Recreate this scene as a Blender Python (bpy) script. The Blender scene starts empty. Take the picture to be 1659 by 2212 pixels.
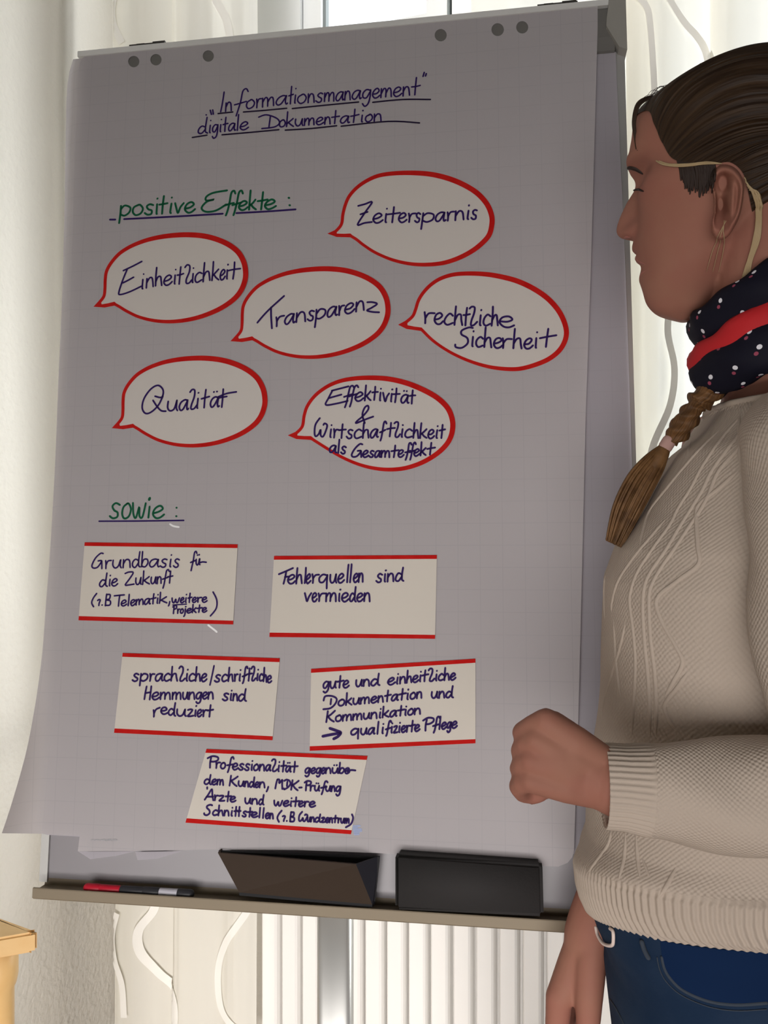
import bpy, bmesh, math, random
import numpy as np
from mathutils import Vector, Matrix
from mathutils.bvhtree import BVHTree
from mathutils.geometry import tessellate_polygon

random.seed(7)
rng = np.random.default_rng(7)
SC = bpy.context.scene
COL = SC.collection

# ------------------------------------------------------------------ camera, world, lights, exposure
FPX = 1750.0                      # focal length in pixels of the 1659 x 2212 frame
YAW = math.radians(15)            # the photographer stands turned 15 degrees to the window wall
CAMZ = 1.28
cam_data = bpy.data.cameras.new('camera')
cam_data.sensor_fit = 'VERTICAL'
cam_data.sensor_height = 36.0
cam_data.lens = 36.0 * FPX / 2212.0
cam_data.clip_start = 0.02
cam = bpy.data.objects.new('camera', cam_data)
COL.objects.link(cam)
cam.location = (0, 0, CAMZ)
cam.rotation_euler = (math.radians(90), 0, YAW)
SC.camera = cam

SC.view_settings.view_transform = 'Standard'
SC.view_settings.look = 'None'
SC.view_settings.gamma = 1.0
SC.view_settings.use_curve_mapping = False
SC.view_settings.exposure = 0.0
SC.cycles.max_bounces = 8
SC.cycles.diffuse_bounces = 4
SC.cycles.glossy_bounces = 3
SC.cycles.transmission_bounces = 6
SC.cycles.transparent_max_bounces = 12
SC.cycles.sample_clamp_indirect = 4.0
SC.cycles.use_denoising = True

world = bpy.data.worlds.new('overcast_sky')
SC.world = world
world.use_nodes = True
wb = world.node_tree.nodes['Background']
wb.inputs[0].default_value = (0.93, 0.96, 1.0, 1)
wb.inputs[1].default_value = 3.0

def area_light(name, loc, target, sx, sy, power, color=(1, 1, 1), spread=180):
    l = bpy.data.lights.new(name, 'AREA')
    l.shape = 'RECTANGLE'; l.size = sx; l.size_y = sy
    l.energy = power; l.color = color
    l.spread = math.radians(spread)
    o = bpy.data.objects.new(name, l)
    COL.objects.link(o)
    o.location = loc
    o.rotation_euler = (Vector(target) - Vector(loc)).to_track_quat('-Z', 'Y').to_euler()
    return o

WALL_Y = 1.70                     # inner face of the window wall
WALL_X = -1.095                   # inner face of the left wall
# daylight entering by the window, and added fill lamps behind the photographer
area_light('window_daylight', (1.25, WALL_Y + 0.55, 1.9), (-1.1, 1.55, 1.35), 1.2, 2.0, 24, (1.0, 0.98, 0.95), 70)
area_light('front_fill', (-0.15, -1.3, 0.75), (-0.1, 1.0, 0.93), 2.4, 1.1, 9.2, (1.0, 0.955, 0.93), 68)  # added fill lamp, brightens the board and person most towards the bottom
area_light('low_front_fill', (0.50, -1.2, 0.28), (-0.62, 1.7, 0.14), 1.2, 0.3, 5.2, (1.0, 0.96, 0.92), 42)  # added fill lamp aimed under the board at radiator and lower wall
area_light('high_front_fill', (-0.1, -1.5, 2.30), (-0.2, 1.7, 2.62), 1.6, 0.4, 3.0, (1.0, 0.98, 0.96), 29)  # added fill lamp that lifts the upper window frame and curtain tops

# ------------------------------------------------------------------ helpers
CA, SA = math.cos(YAW), math.sin(YAW)
def W3(x, d, z):                  # right, forward, up of the photographer -> world
    return Vector((x * CA - d * SA, x * SA + d * CA, z + CAMZ))
def W3n(p):
    p = np.asarray(p, float)
    return np.stack([p[..., 0] * CA - p[..., 1] * SA, p[..., 0] * SA + p[..., 1] * CA, p[..., 2] + CAMZ], -1)
def P(px, py, d):                 # where a sight line meets the given depth
    return W3((px - 829.5) / FPX * d, d, (1106 - py) / FPX * d)
def Pc(px, py, d):
    return np.array([(px - 829.5) / FPX * d, d, (1106 - py) / FPX * d])
def ray(px, py):
    return W3((px - 829.5) / FPX, 1.0, (1106 - py) / FPX) - Vector((0, 0, CAMZ))
CAMP = Vector((0, 0, CAMZ))

def wm(o):
    m = o.matrix_basis.copy()
    if o.parent: m = wm(o.parent) @ m
    return m

def setp(o, label=None, cat=None, group=None, kind=None):
    if label: o['label'] = label
    if cat: o['category'] = cat
    if group: o['group'] = group
    if kind: o['kind'] = kind
    return o

def empty(name, loc, label, cat, group=None, mat=None):
    o = bpy.data.objects.new(name, None)
    COL.objects.link(o)
    if mat is not None: o.matrix_basis = mat
    else: o.location = loc
    o.empty_display_size = 0.05
    return setp(o, label, cat, group)

def mk(name, verts, faces, mat, parent=None, smooth=False, uv=None, local=False):
    """verts in world space; made local to the parent"""
    me = bpy.data.meshes.new(name)
    v = np.asarray(verts, float).reshape(-1, 3)
    if parent is not None and not local:
        M = np.array(wm(parent).inverted())
        v = v @ M[:3, :3].T + M[:3, 3]
    me.from_pydata(v.tolist(), [], [list(map(int, f)) for f in faces])
    if mat is not None: me.materials.append(mat)
    if uv is not None:
        lay = me.uv_layers.new(name='uv')
        li = np.empty(len(me.loops), dtype=np.int32)
        me.loops.foreach_get('vertex_index', li)
        lay.data.foreach_set('uv', np.asarray(uv, float)[li].ravel())
    if smooth:
        me.polygons.foreach_set('use_smooth', [True] * len(me.polygons))
    me.update()
    o = bpy.data.objects.new(name, me)
    COL.objects.link(o)
    if parent is not None: o.parent = parent
    return o

def recentre(o, kindloc='base'):
    """move a top-level mesh object's origin to the base of its shape"""
    me = o.data
    co = np.empty(len(me.vertices) * 3); me.vertices.foreach_get('co', co); co = co.reshape(-1, 3)
    c = (co.min(0) + co.max(0)) / 2; c[2] = co[:, 2].min()
    me.vertices.foreach_set('co', (co - c).ravel())
    o.location = c
    me.update()
    return o

class MB:
    def __init__(s): s.v = []; s.f = []; s.n = 0
    def add(s, v, f):
        v = np.asarray(v, float).reshape(-1, 3)
        s.v.append(v); s.f += [[int(i) + s.n for i in q] for q in f]; s.n += len(v)
        return s
    def box(s, lo, hi, M=None):
        x0, y0, z0 = lo; x1, y1, z1 = hi
        v = np.array([(x0,y0,z0),(x1,y0,z0),(x1,y1,z0),(x0,y1,z0),(x0,y0,z1),(x1,y0,z1),(x1,y1,z1),(x0,y1,z1)], float)
        if M is not None:
            M = np.array(M); v = v @ M[:3,:3].T + M[:3,3]
        return s.add(v, [(0,3,2,1),(4,5,6,7),(0,1,5,4),(1,2,6,5),(2,3,7,6),(3,0,4,7)])
    def hexa(s, v):               # 8 corners, same order as box
        return s.add(v, [(0,3,2,1),(4,5,6,7),(0,1,5,4),(1,2,6,5),(2,3,7,6),(3,0,4,7)])
    def tube(s, pts, rad, n=12, cap=True, flat=None):
        v, f = tube(pts, rad, n, cap, flat); return s.add(v, f)
    def ell(s, c, ax, nu=24, nv=16):
        v, f = ellipsoid(c, ax, nu, nv); return s.add(v, f)
    def build(s, name, mat, parent=None, smooth=False, local=False):
        return mk(name, np.concatenate(s.v), s.f, mat, parent, smooth, local=local)

def catmull(pts, sub=6, closed=False):
    p = np.asarray(pts, float)
    n = len(p)
    if n < 3 and not closed:
        t = np.linspace(0, 1, sub + 1)[:, None]
        return p[0] * (1 - t) + p[-1] * t if n == 2 else p
    out = []
    rngi = range(n) if closed else range(n - 1)
    for i in rngi:
        if closed: a, b, c, d = p[(i-1) % n], p[i], p[(i+1) % n], p[(i+2) % n]
        else: a, b, c, d = p[max(i-1, 0)], p[i], p[i+1], p[min(i+2, n-1)]
        for k in range(sub):
            t = k / sub
            out.append(0.5 * (2*b + (c-a)*t + (2*a-5*b+4*c-d)*t*t + (3*b-a-3*c+d)*t**3))
    if not closed: out.append(p[-1])
    return np.array(out)

def frames(pts):
    p = np.asarray(pts, float)
    t = np.gradient(p, axis=0)
    t /= np.maximum(np.linalg.norm(t, axis=1, keepdims=True), 1e-9)
    ref = np.array([0, 0, 1.0]) if abs(t[0][2]) < 0.9 else np.array([1.0, 0, 0])
    n = np.cross(t[0], ref); n /= np.linalg.norm(n)
    N = []
    for i in range(len(p)):
        n = n - t[i] * np.dot(n, t[i]); n /= np.linalg.norm(n); N.append(n)
    N = np.array(N); B = np.cross(t, N)
    return t, N, B

def tube(pts, rad, n=12, cap=True, flat=None):
    """swept tube with rounded ends; flat=(scale along frame normal, scale along binormal)"""
    p = np.asarray(pts, float)
    r = np.full(len(p), rad, float) if np.isscalar(rad) else np.asarray(rad, float)
    if cap:
        def capend(p0, dirv, r0):
            ks = [0.98, 0.86, 0.5]
            return [p0 + dirv * r0 * k * 0.9 for k in ks[::-1]], [r0 * math.sqrt(max(0, 1 - k*k)) for k in ks[::-1]]
        d0 = (p[0] - p[1]) / max(np.linalg.norm(p[0] - p[1]), 1e-9)
        d1 = (p[-1] - p[-2]) / max(np.linalg.norm(p[-1] - p[-2]), 1e-9)
        a, ar = capend(p[0], d0, r[0]); b, br = capend(p[-1], d1, r[-1])
        p = np.concatenate([np.array(a)[::-1], p, np.array(b)]); r = np.concatenate([ar[::-1], r, br])
    t, N, B = frames(p)
    ang = np.linspace(0, 2*np.pi, n, endpoint=False)
    fx, fy = flat if flat else (1, 1)
    v = p[:, None, :] + r[:, None, None] * (fx*np.cos(ang)[None, :, None] * N[:, None, :] + fy*np.sin(ang)[None, :, None] * B[:, None, :])
    m = len(p); f = []
    for i in range(m - 1):
        for k in range(n):
            k2 = (k + 1) % n
            f.append((i*n+k, i*n+k2, (i+1)*n+k2, (i+1)*n+k))
    f.append(tuple(range(n))[::-1]); f.append(tuple((m-1)*n + k for k in range(n)))
    return v.reshape(-1, 3), f

def grid_faces(m, n, wrap=False):
    f = []
    for i in range(m - 1):
        for k in range(n if wrap else n - 1):
            k2 = (k + 1) % n
            f.append((i*n+k, i*n+k2, (i+1)*n+k2, (i+1)*n+k))
    return f

def ellipsoid(c, ax, nu=24, nv=16):
    """ax: three axis vectors (rows)"""
    ax = np.asarray(ax, float)
    if ax.ndim == 1: ax = np.diag(ax)
    v = []; 
    th = np.linspace(0, np.pi, nv + 2)[1:-1]; ph = np.linspace(0, 2*np.pi, nu, endpoint=False)
    for a in th:
        for b in ph:
            v.append(np.array(c) + ax[0]*math.sin(a)*math.cos(b) + ax[1]*math.sin(a)*math.sin(b) + ax[2]*math.cos(a))
    f = grid_faces(nv, nu, True)
    v.append(np.array(c) + ax[2]); v.append(np.array(c) - ax[2])
    top = len(v) - 2
    for k in range(nu):
        f.append((top, (k+1) % nu, k)); f.append((top+1, (nv-1)*nu+k, (nv-1)*nu+(k+1) % nu))
    return np.array(v), [tuple(q[::-1]) for q in f]

# ------------------------------------------------------------------ materials
def mat(name, col, rough=0.6, metal=0.0, spec=0.3, bump=None, noise=None, trans=0.0, sss=0.0):
    """bump=(scale, strength, distance); noise=(scale, other colour, amount)"""
    m = bpy.data.materials.new(name); m.use_nodes = True
    nt = m.node_tree; b = nt.nodes['Principled BSDF']
    b.inputs['Base Color'].default_value = (*col, 1)
    b.inputs['Roughness'].default_value = rough
    b.inputs['Metallic'].default_value = metal
    b.inputs['Specular IOR Level'].default_value = spec
    tc = nt.nodes.new('ShaderNodeTexCoord')
    if noise:
        nz = nt.nodes.new('ShaderNodeTexNoise'); nz.inputs['Scale'].default_value = noise[0]; nz.inputs['Detail'].default_value = 4
        nt.links.new(tc.outputs['Object'], nz.inputs['Vector'])
        mx = nt.nodes.new('ShaderNodeMix'); mx.data_type = 'RGBA'
        mx.inputs[6].default_value = (*col, 1); mx.inputs[7].default_value = (*noise[1], 1)
        mr = nt.nodes.new('ShaderNodeMapRange'); mr.inputs[1].default_value = 0.35; mr.inputs[2].default_value = 0.65; mr.inputs[4].default_value = noise[2]
        nt.links.new(nz.outputs[0], mr.inputs[0]); nt.links.new(mr.outputs[0], mx.inputs[0])
        nt.links.new(mx.outputs[2], b.inputs['Base Color'])
    if bump:
        nz = nt.nodes.new('ShaderNodeTexNoise'); nz.inputs['Scale'].default_value = bump[0]; nz.inputs['Detail'].default_value = 3
        nt.links.new(tc.outputs['Object'], nz.inputs['Vector'])
        bp_ = nt.nodes.new('ShaderNodeBump'); bp_.inputs['Strength'].default_value = bump[1]; bp_.inputs['Distance'].default_value = bump[2]
        nt.links.new(nz.outputs[0], bp_.inputs['Height']); nt.links.new(bp_.outputs[0], b.inputs['Normal'])
    if trans > 0:
        out = nt.nodes['Material Output']
        tr = nt.nodes.new('ShaderNodeBsdfTranslucent'); tr.inputs[0].default_value = (*col, 1)
        ms = nt.nodes.new('ShaderNodeMixShader'); ms.inputs[0].default_value = trans
        nt.links.new(b.outputs[0], ms.inputs[1]); nt.links.new(tr.outputs[0], ms.inputs[2]); nt.links.new(ms.outputs[0], out.inputs[0])
    if sss > 0:
        b.inputs['Subsurface Weight'].default_value = sss
        b.inputs['Subsurface Radius'].default_value = (0.012, 0.004, 0.002)
        b.inputs['Subsurface Scale'].default_value = 1.0
    return m

def fabric_sheer(name, col, see, transl):
    m = bpy.data.materials.new(name); m.use_nodes = True
    nt = m.node_tree; b = nt.nodes['Principled BSDF']; out = nt.nodes['Material Output']
    b.inputs['Base Color'].default_value = (*col, 1); b.inputs['Roughness'].default_value = 0.9; b.inputs['Specular IOR Level'].default_value = 0.1
    tr = nt.nodes.new('ShaderNodeBsdfTranslucent'); tr.inputs[0].default_value = (*col, 1)
    tp = nt.nodes.new('ShaderNodeBsdfTransparent')
    a = nt.nodes.new('ShaderNodeMixShader'); a.inputs[0].default_value = transl
    c = nt.nodes.new('ShaderNodeMixShader'); c.inputs[0].default_value = see
    nt.links.new(b.outputs[0], a.inputs[1]); nt.links.new(tr.outputs[0], a.inputs[2])
    nt.links.new(a.outputs[0], c.inputs[1]); nt.links.new(tp.outputs[0], c.inputs[2]); nt.links.new(c.outputs[0], out.inputs[0])
    return m

def grid_paper(name, col, line, step=0.025, trans=0.25):
    m = mat(name, col, 0.75, spec=0.15, trans=trans)
    nt = m.node_tree; b = nt.nodes['Principled BSDF']
    tc = nt.nodes.new('ShaderNodeTexCoord'); sx = nt.nodes.new('ShaderNodeSeparateXYZ')
    nt.links.new(tc.outputs['Object'], sx.inputs[0])
    def lines(sock):
        d = nt.nodes.new('ShaderNodeMath'); d.operation = 'DIVIDE'; d.inputs[1].default_value = step
        f = nt.nodes.new('ShaderNodeMath'); f.operation = 'FRACT'
        l = nt.nodes.new('ShaderNodeMath'); l.operation = 'LESS_THAN'; l.inputs[1].default_value = 0.03
        nt.links.new(sock, d.inputs[0]); nt.links.new(d.outputs[0], f.inputs[0]); nt.links.new(f.outputs[0], l.inputs[0])
        return l.outputs[0]
    mxm = nt.nodes.new('ShaderNodeMath'); mxm.operation = 'MAXIMUM'
    nt.links.new(lines(sx.outputs[0]), mxm.inputs[0]); nt.links.new(lines(sx.outputs[1]), mxm.inputs[1])
    nz = nt.nodes.new('ShaderNodeTexNoise'); nz.inputs['Scale'].default_value = 9
    nt.links.new(tc.outputs['Object'], nz.inputs['Vector'])
    ml = nt.nodes.new('ShaderNodeMath'); ml.operation = 'MULTIPLY'
    nz.inputs['Detail'].default_value = 2
    nt.links.new(mxm.outputs[0], ml.inputs[0]); nt.links.new(nz.outputs[0], ml.inputs[1])
    mx = nt.nodes.new('ShaderNodeMix'); mx.data_type = 'RGBA'
    mx.inputs[6].default_value = (*col, 1); mx.inputs[7].default_value = (*line, 1)
    nt.links.new(ml.outputs[0], mx.inputs[0]); nt.links.new(mx.outputs[2], b.inputs['Base Color'])
    return m

def knit(name, col, pitch=0.0046, st=0.34):
    m = mat(name, col, 0.95, spec=0.05)
    nt = m.node_tree; b = nt.nodes['Principled BSDF']
    uv = nt.nodes.new('ShaderNodeUVMap'); sx = nt.nodes.new('ShaderNodeSeparateXYZ')
    nt.links.new(uv.outputs[0], sx.inputs[0])
    nz = nt.nodes.new('ShaderNodeTexNoise'); nz.inputs['Scale'].default_value = 90; nz.inputs['Detail'].default_value = 3
    nt.links.new(uv.outputs[0], nz.inputs['Vector'])
    def sn(sock, k):
        a = nt.nodes.new('ShaderNodeMath'); a.operation = 'MULTIPLY'; a.inputs[1].default_value = k
        d = nt.nodes.new('ShaderNodeMath'); d.operation = 'ADD'
        s = nt.nodes.new('ShaderNodeMath'); s.operation = 'SINE'
        n2 = nt.nodes.new('ShaderNodeMath'); n2.operation = 'MULTIPLY'; n2.inputs[1].default_value = 3.0
        nt.links.new(nz.outputs[0], n2.inputs[0])
        nt.links.new(sock, a.inputs[0]); nt.links.new(a.outputs[0], d.inputs[0]); nt.links.new(n2.outputs[0], d.inputs[1]); nt.links.new(d.outputs[0], s.inputs[0])
        return s.outputs[0]
    ml = nt.nodes.new('ShaderNodeMath'); ml.operation = 'MULTIPLY'
    nt.links.new(sn(sx.outputs[0], 2*math.pi/pitch), ml.inputs[0]); nt.links.new(sn(sx.outputs[1], 2*math.pi/pitch*0.9), ml.inputs[1])
    ad = nt.nodes.new('ShaderNodeMath'); ad.operation = 'ADD'
    nt.links.new(ml.outputs[0], ad.inputs[0]); nt.links.new(nz.outputs[0], ad.inputs[1])
    bp_ = nt.nodes.new('ShaderNodeBump'); bp_.inputs['Strength'].default_value = st; bp_.inputs['Distance'].default_value = 0.0010
    nt.links.new(ad.outputs[0], bp_.inputs['Height']); nt.links.new(bp_.outputs[0], b.inputs['Normal'])
    return m

def hair_mat(name, c0, c1, scale=60):
    m = mat(name, c0, 0.5, spec=0.22)
    nt = m.node_tree; b = nt.nodes['Principled BSDF']
    uv = nt.nodes.new('ShaderNodeUVMap'); mp = nt.nodes.new('ShaderNodeMapping'); mp.inputs['Scale'].default_value = (1.2, scale, 1)
    nz = nt.nodes.new('ShaderNodeTexNoise'); nz.inputs['Scale'].default_value = 1.0; nz.inputs['Detail'].default_value = 6
    nt.links.new(uv.outputs[0], mp.inputs[0]); nt.links.new(mp.outputs[0], nz.inputs['Vector'])
    mr = nt.nodes.new('ShaderNodeMapRange'); mr.inputs[1].default_value = 0.35; mr.inputs[2].default_value = 0.68
    mx = nt.nodes.new('ShaderNodeMix'); mx.data_type = 'RGBA'; mx.inputs[6].default_value = (*c0, 1); mx.inputs[7].default_value = (*c1, 1)
    nt.links.new(nz.outputs[0], mr.inputs[0]); nt.links.new(mr.outputs[0], mx.inputs[0]); nt.links.new(mx.outputs[2], b.inputs['Base Color'])
    bp_ = nt.nodes.new('ShaderNodeBump'); bp_.inputs['Strength'].default_value = 0.5; bp_.inputs['Distance'].default_value = 0.003
    nt.links.new(nz.outputs[0], bp_.inputs['Height']); nt.links.new(bp_.outputs[0], b.inputs['Normal'])
    return m

def dotted(name, base, scale):
    m = mat(name, base, 0.7, spec=0.15)
    nt = m.node_tree; b = nt.nodes['Principled BSDF']
    uv = nt.nodes.new('ShaderNodeUVMap')
    mp = nt.nodes.new('ShaderNodeMapping'); mp.inputs['Scale'].default_value = (scale, scale, 1)
    vo = nt.nodes.new('ShaderNodeTexVoronoi'); vo.voronoi_dimensions = '2D'; vo.inputs['Scale'].default_value = 1.0; vo.inputs['Randomness'].default_value = 0.55
    nt.links.new(uv.outputs[0], mp.inputs[0]); nt.links.new(mp.outputs[0], vo.inputs['Vector'])
    lt = nt.nodes.new('ShaderNodeMath'); lt.operation = 'LESS_THAN'; lt.inputs[1].default_value = 0.10
    nt.links.new(vo.outputs['Distance'], lt.inputs[0])
    vo2 = nt.nodes.new('ShaderNodeTexVoronoi'); vo2.voronoi_dimensions = '2D'; vo2.inputs['Scale'].default_value = 1.0; vo2.inputs['Randomness'].default_value = 0.55
    mp2 = nt.nodes.new('ShaderNodeMapping'); mp2.inputs['Scale'].default_value = (scale, scale, 1); mp2.inputs['Location'].default_value = (0.18, 0.2, 0)
    nt.links.new(uv.outputs[0], mp2.inputs[0]); nt.links.new(mp2.outputs[0], vo2.inputs['Vector'])
    lt2 = nt.nodes.new('ShaderNodeMath'); lt2.operation = 'LESS_THAN'; lt2.inputs[1].default_value = 0.08
    nt.links.new(vo2.outputs['Distance'], lt2.inputs[0])
    a = nt.nodes.new('ShaderNodeMix'); a.data_type = 'RGBA'; a.inputs[6].default_value = (*base, 1); a.inputs[7].default_value = (0.30, 0.06, 0.10, 1)
    nt.links.new(lt2.outputs[0], a.inputs[0])
    c = nt.nodes.new('ShaderNodeMix'); c.data_type = 'RGBA'; c.inputs[7].default_value = (0.75, 0.75, 0.8, 1)
    nt.links.new(a.outputs[2], c.inputs[6]); nt.links.new(lt.outputs[0], c.inputs[0]); nt.links.new(c.outputs[2], b.inputs['Base Color'])
    return m

def wood(name, c0, c1):
    m = mat(name, c0, 0.4, spec=0.4)
    nt = m.node_tree; b = nt.nodes['Principled BSDF']
    tc = nt.nodes.new('ShaderNodeTexCoord'); mp = nt.nodes.new('ShaderNodeMapping'); mp.inputs['Scale'].default_value = (3, 30, 30)
    nz = nt.nodes.new('ShaderNodeTexNoise'); nz.inputs['Scale'].default_value = 1.5; nz.inputs['Detail'].default_value = 5
    nt.links.new(tc.outputs['Object'], mp.inputs[0]); nt.links.new(mp.outputs[0], nz.inputs['Vector'])
    mx = nt.nodes.new('ShaderNodeMix'); mx.data_type = 'RGBA'; mx.inputs[6].default_value = (*c0, 1); mx.inputs[7].default_value = (*c1, 1)
    nt.links.new(nz.outputs[0], mx.inputs[0]); nt.links.new(mx.outputs[2], b.inputs['Base Color'])
    return m

M_WALL = mat('woodchip_wall', (0.80, 0.765, 0.70), 0.9, spec=0.1, bump=(75, 0.55, 0.006))
M_PLAIN = mat('plaster', (0.80, 0.78, 0.74), 0.9, spec=0.1)
M_CEIL = mat('ceiling_paint', (0.6, 0.59, 0.57), 0.9, spec=0.1)
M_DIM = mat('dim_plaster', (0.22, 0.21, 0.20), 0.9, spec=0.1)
M_FLOOR = wood('floorboards', (0.30, 0.20, 0.13), (0.22, 0.14, 0.08))
M_FRAME = mat('window_paint', (0.90, 0.91, 0.91), 0.35, spec=0.4)
M_GAP = mat('grey_gasket', (0.22, 0.24, 0.24), 0.7)
M_GLASS = bpy.data.materials.new('window_glass'); M_GLASS.use_nodes = True
_nt = M_GLASS.node_tree; _nt.nodes.remove(_nt.nodes['Principled BSDF'])
_g = _nt.nodes.new('ShaderNodeBsdfGlossy'); _g.inputs['Roughness'].default_value = 0.02
_t = _nt.nodes.new('ShaderNodeBsdfTransparent'); _t.inputs[0].default_value = (0.97, 0.99, 1, 1)
_m = _nt.nodes.new('ShaderNodeMixShader'); _m.inputs[0].default_value = 0.05
_nt.links.new(_t.outputs[0], _m.inputs[1]); _nt.links.new(_g.outputs[0], _m.inputs[2]); _nt.links.new(_m.outputs[0], _nt.nodes['Material Output'].inputs[0])
M_SHEER = fabric_sheer('sheer_curtain', (0.90, 0.875, 0.80), 0.03, 0.32)
M_SWIRL = fabric_sheer('woven_swirl', (0.93, 0.91, 0.86), 0.0, 0.12)
M_RAD = mat('radiator_enamel', (0.90, 0.88, 0.85), 0.35, spec=0.5)
M_ALU = mat('brushed_aluminium', (0.62, 0.62, 0.60), 0.38, metal=0.7)
M_TRAY = mat('tray_metal', (0.24, 0.195, 0.135), 0.55, metal=0.1)
M_RAIL = mat('rail_metal', (0.50, 0.50, 0.485), 0.38, metal=0.5)
M_TOP = mat('bright_rail', (0.80, 0.80, 0.78), 0.35, metal=0.2)
M_CLAMP = mat('clamp_grey', (0.16, 0.155, 0.145), 0.5)
M_DARK = mat('dark_clip', (0.045, 0.04, 0.036), 0.5)
M_BOARD = mat('whiteboard_enamel', (0.29, 0.275, 0.29), 0.28, spec=0.3)
M_PAPER = grid_paper('squared_paper', (0.62, 0.585, 0.60), (0.50, 0.48, 0.505), trans=0.32)
M_PAPER2 = grid_paper('squared_paper_under', (0.64, 0.61, 0.66), (0.55, 0.53, 0.57), trans=0.45)
M_CARD = mat('moderation_card', (0.66, 0.615, 0.55), 0.85, spec=0.1)
M_BUB = mat('bubble_card', (0.62, 0.58, 0.545), 0.85, spec=0.1)
M_RED = mat('red_border', (0.50, 0.010, 0.009), 0.8, spec=0.05, noise=(60, (0.58, 0.022, 0.018), 0.6))
M_INK = mat('navy_ink', (0.030, 0.012, 0.105), 0.6, spec=0.1)
M_BLACKINK = mat('underline_ink', (0.018, 0.010, 0.035), 0.6, spec=0.1)
M_GREEN = mat('green_ink', (0.006, 0.10, 0.045), 0.6, spec=0.1)
M_PRINT = mat('printed_grey', (0.38, 0.37, 0.39), 0.8)
M_SMUDGE = mat('blue_smudge', (0.36, 0.42, 0.62), 0.8)
M_GLUE = mat('glue_strip', (0.92, 0.92, 0.92), 0.3)
M_BROWN = mat('brown_board', (0.040, 0.025, 0.016), 0.75, bump=(300, 0.1, 0.001))
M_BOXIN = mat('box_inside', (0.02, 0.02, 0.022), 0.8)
M_BLACK = mat('black_felt', (0.028, 0.026, 0.026), 0.85, bump=(400, 0.2, 0.001))
M_PENRED = mat('red_plastic', (0.5, 0.01, 0.03), 0.4)
M_PENBLACK = mat('black_plastic', (0.03, 0.03, 0.035), 0.4)
M_PENWHITE = mat('pale_plastic', (0.55, 0.54, 0.60), 0.4)
M_PINE = wood('lacquered_pine', (0.86, 0.58, 0.27), (0.76, 0.46, 0.18))
M_SKIN = mat('skin', (0.32, 0.15, 0.105), 0.6, spec=0.12, sss=0.0, noise=(22, (0.31, 0.122, 0.092), 0.7))
M_LIP = mat('lip_skin', (0.36, 0.13, 0.10), 0.5)
M_HAIR = hair_mat('brown_hair', (0.016, 0.0075, 0.0035), (0.050, 0.027, 0.012), 55)
M_TAIL = hair_mat('brown_braid_hair', (0.065, 0.030, 0.011), (0.19, 0.092, 0.034), 14)
M_BLOND = mat('blond_strand', (0.42, 0.31, 0.17), 0.45)
M_LASH = mat('lash_hair', (0.025, 0.014, 0.010), 0.6)
M_KNIT = knit('cream_knit', (0.47, 0.395, 0.33))
M_KNIT2 = knit('cream_knit_fine', (0.47, 0.395, 0.33), 0.0036, 0.36)
M_RIB = mat('cream_rib', (0.47, 0.395, 0.33), 0.95, spec=0.05, bump=(420, 0.3, 0.001))
M_COLLAR = mat('pink_lining', (0.42, 0.26, 0.23), 0.9)
M_SCARF = dotted('dotted_navy_cloth', (0.006, 0.006, 0.014), 56)
M_SCARFRED = mat('red_cloth', (0.50, 0.015, 0.02), 0.7)
M_DENIM = mat('denim', (0.010, 0.024, 0.055), 0.85, spec=0.1, bump=(500, 0.3, 0.0008), noise=(14, (0.024, 0.042, 0.078), 0.6))
M_DENIMDK = mat('dark_denim', (0.005, 0.018, 0.060), 0.9, spec=0.1)
M_STITCH = mat('denim_seam', (0.04, 0.052, 0.072), 0.9)
M_BUCKLE = mat('pale_buckle', (0.75, 0.62, 0.56), 0.4)
M_SHOE = mat('shoe_leather', (0.03, 0.025, 0.025), 0.5)
# ------------------------------------------------------------------ the room
X1, Y0, ZC = 3.2, -2.6, 3.15      # right wall, back wall, ceiling
OX0, OX1, OZ0, OZ1 = -0.94, 1.75, 0.92, 2.95   # window opening
def S(o): return setp(o, kind='structure')
b = MB(); b.box((WALL_X-0.2, Y0-0.2, -0.12), (X1+0.2, WALL_Y+0.3, 0)); S(b.build('floor', M_FLOOR))
b = MB(); b.box((WALL_X-0.2, Y0-0.2, ZC), (X1+0.2, WALL_Y+0.3, ZC+0.12)); S(b.build('ceiling', M_CEIL))
b = MB(); b.box((WALL_X-0.2, Y0-0.2, 0), (WALL_X, WALL_Y+0.3, ZC)); S(b.build('wall_left', M_WALL))
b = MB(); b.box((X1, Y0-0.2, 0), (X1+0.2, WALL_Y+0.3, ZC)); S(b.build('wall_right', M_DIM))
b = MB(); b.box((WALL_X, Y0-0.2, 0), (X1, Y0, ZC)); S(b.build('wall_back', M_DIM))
b = MB()
for lo, hi in (((WALL_X, WALL_Y, 0), (X1, WALL_Y+0.3, OZ0)), ((WALL_X, WALL_Y, OZ1), (X1, WALL_Y+0.3, ZC)),
               ((WALL_X, WALL_Y, OZ0), (OX0, WALL_Y+0.3, OZ1)), ((OX1, WALL_Y, OZ0), (X1, WALL_Y+0.3, OZ1))):
    b.box(lo, hi)
S(b.build('wall_window', M_WALL))
b = MB(); b.box((WALL_X, 0.2, 0), (WALL_X+0.015, WALL_Y, 0.09)); S(b.build('baseboard_left', M_FRAME))

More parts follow.
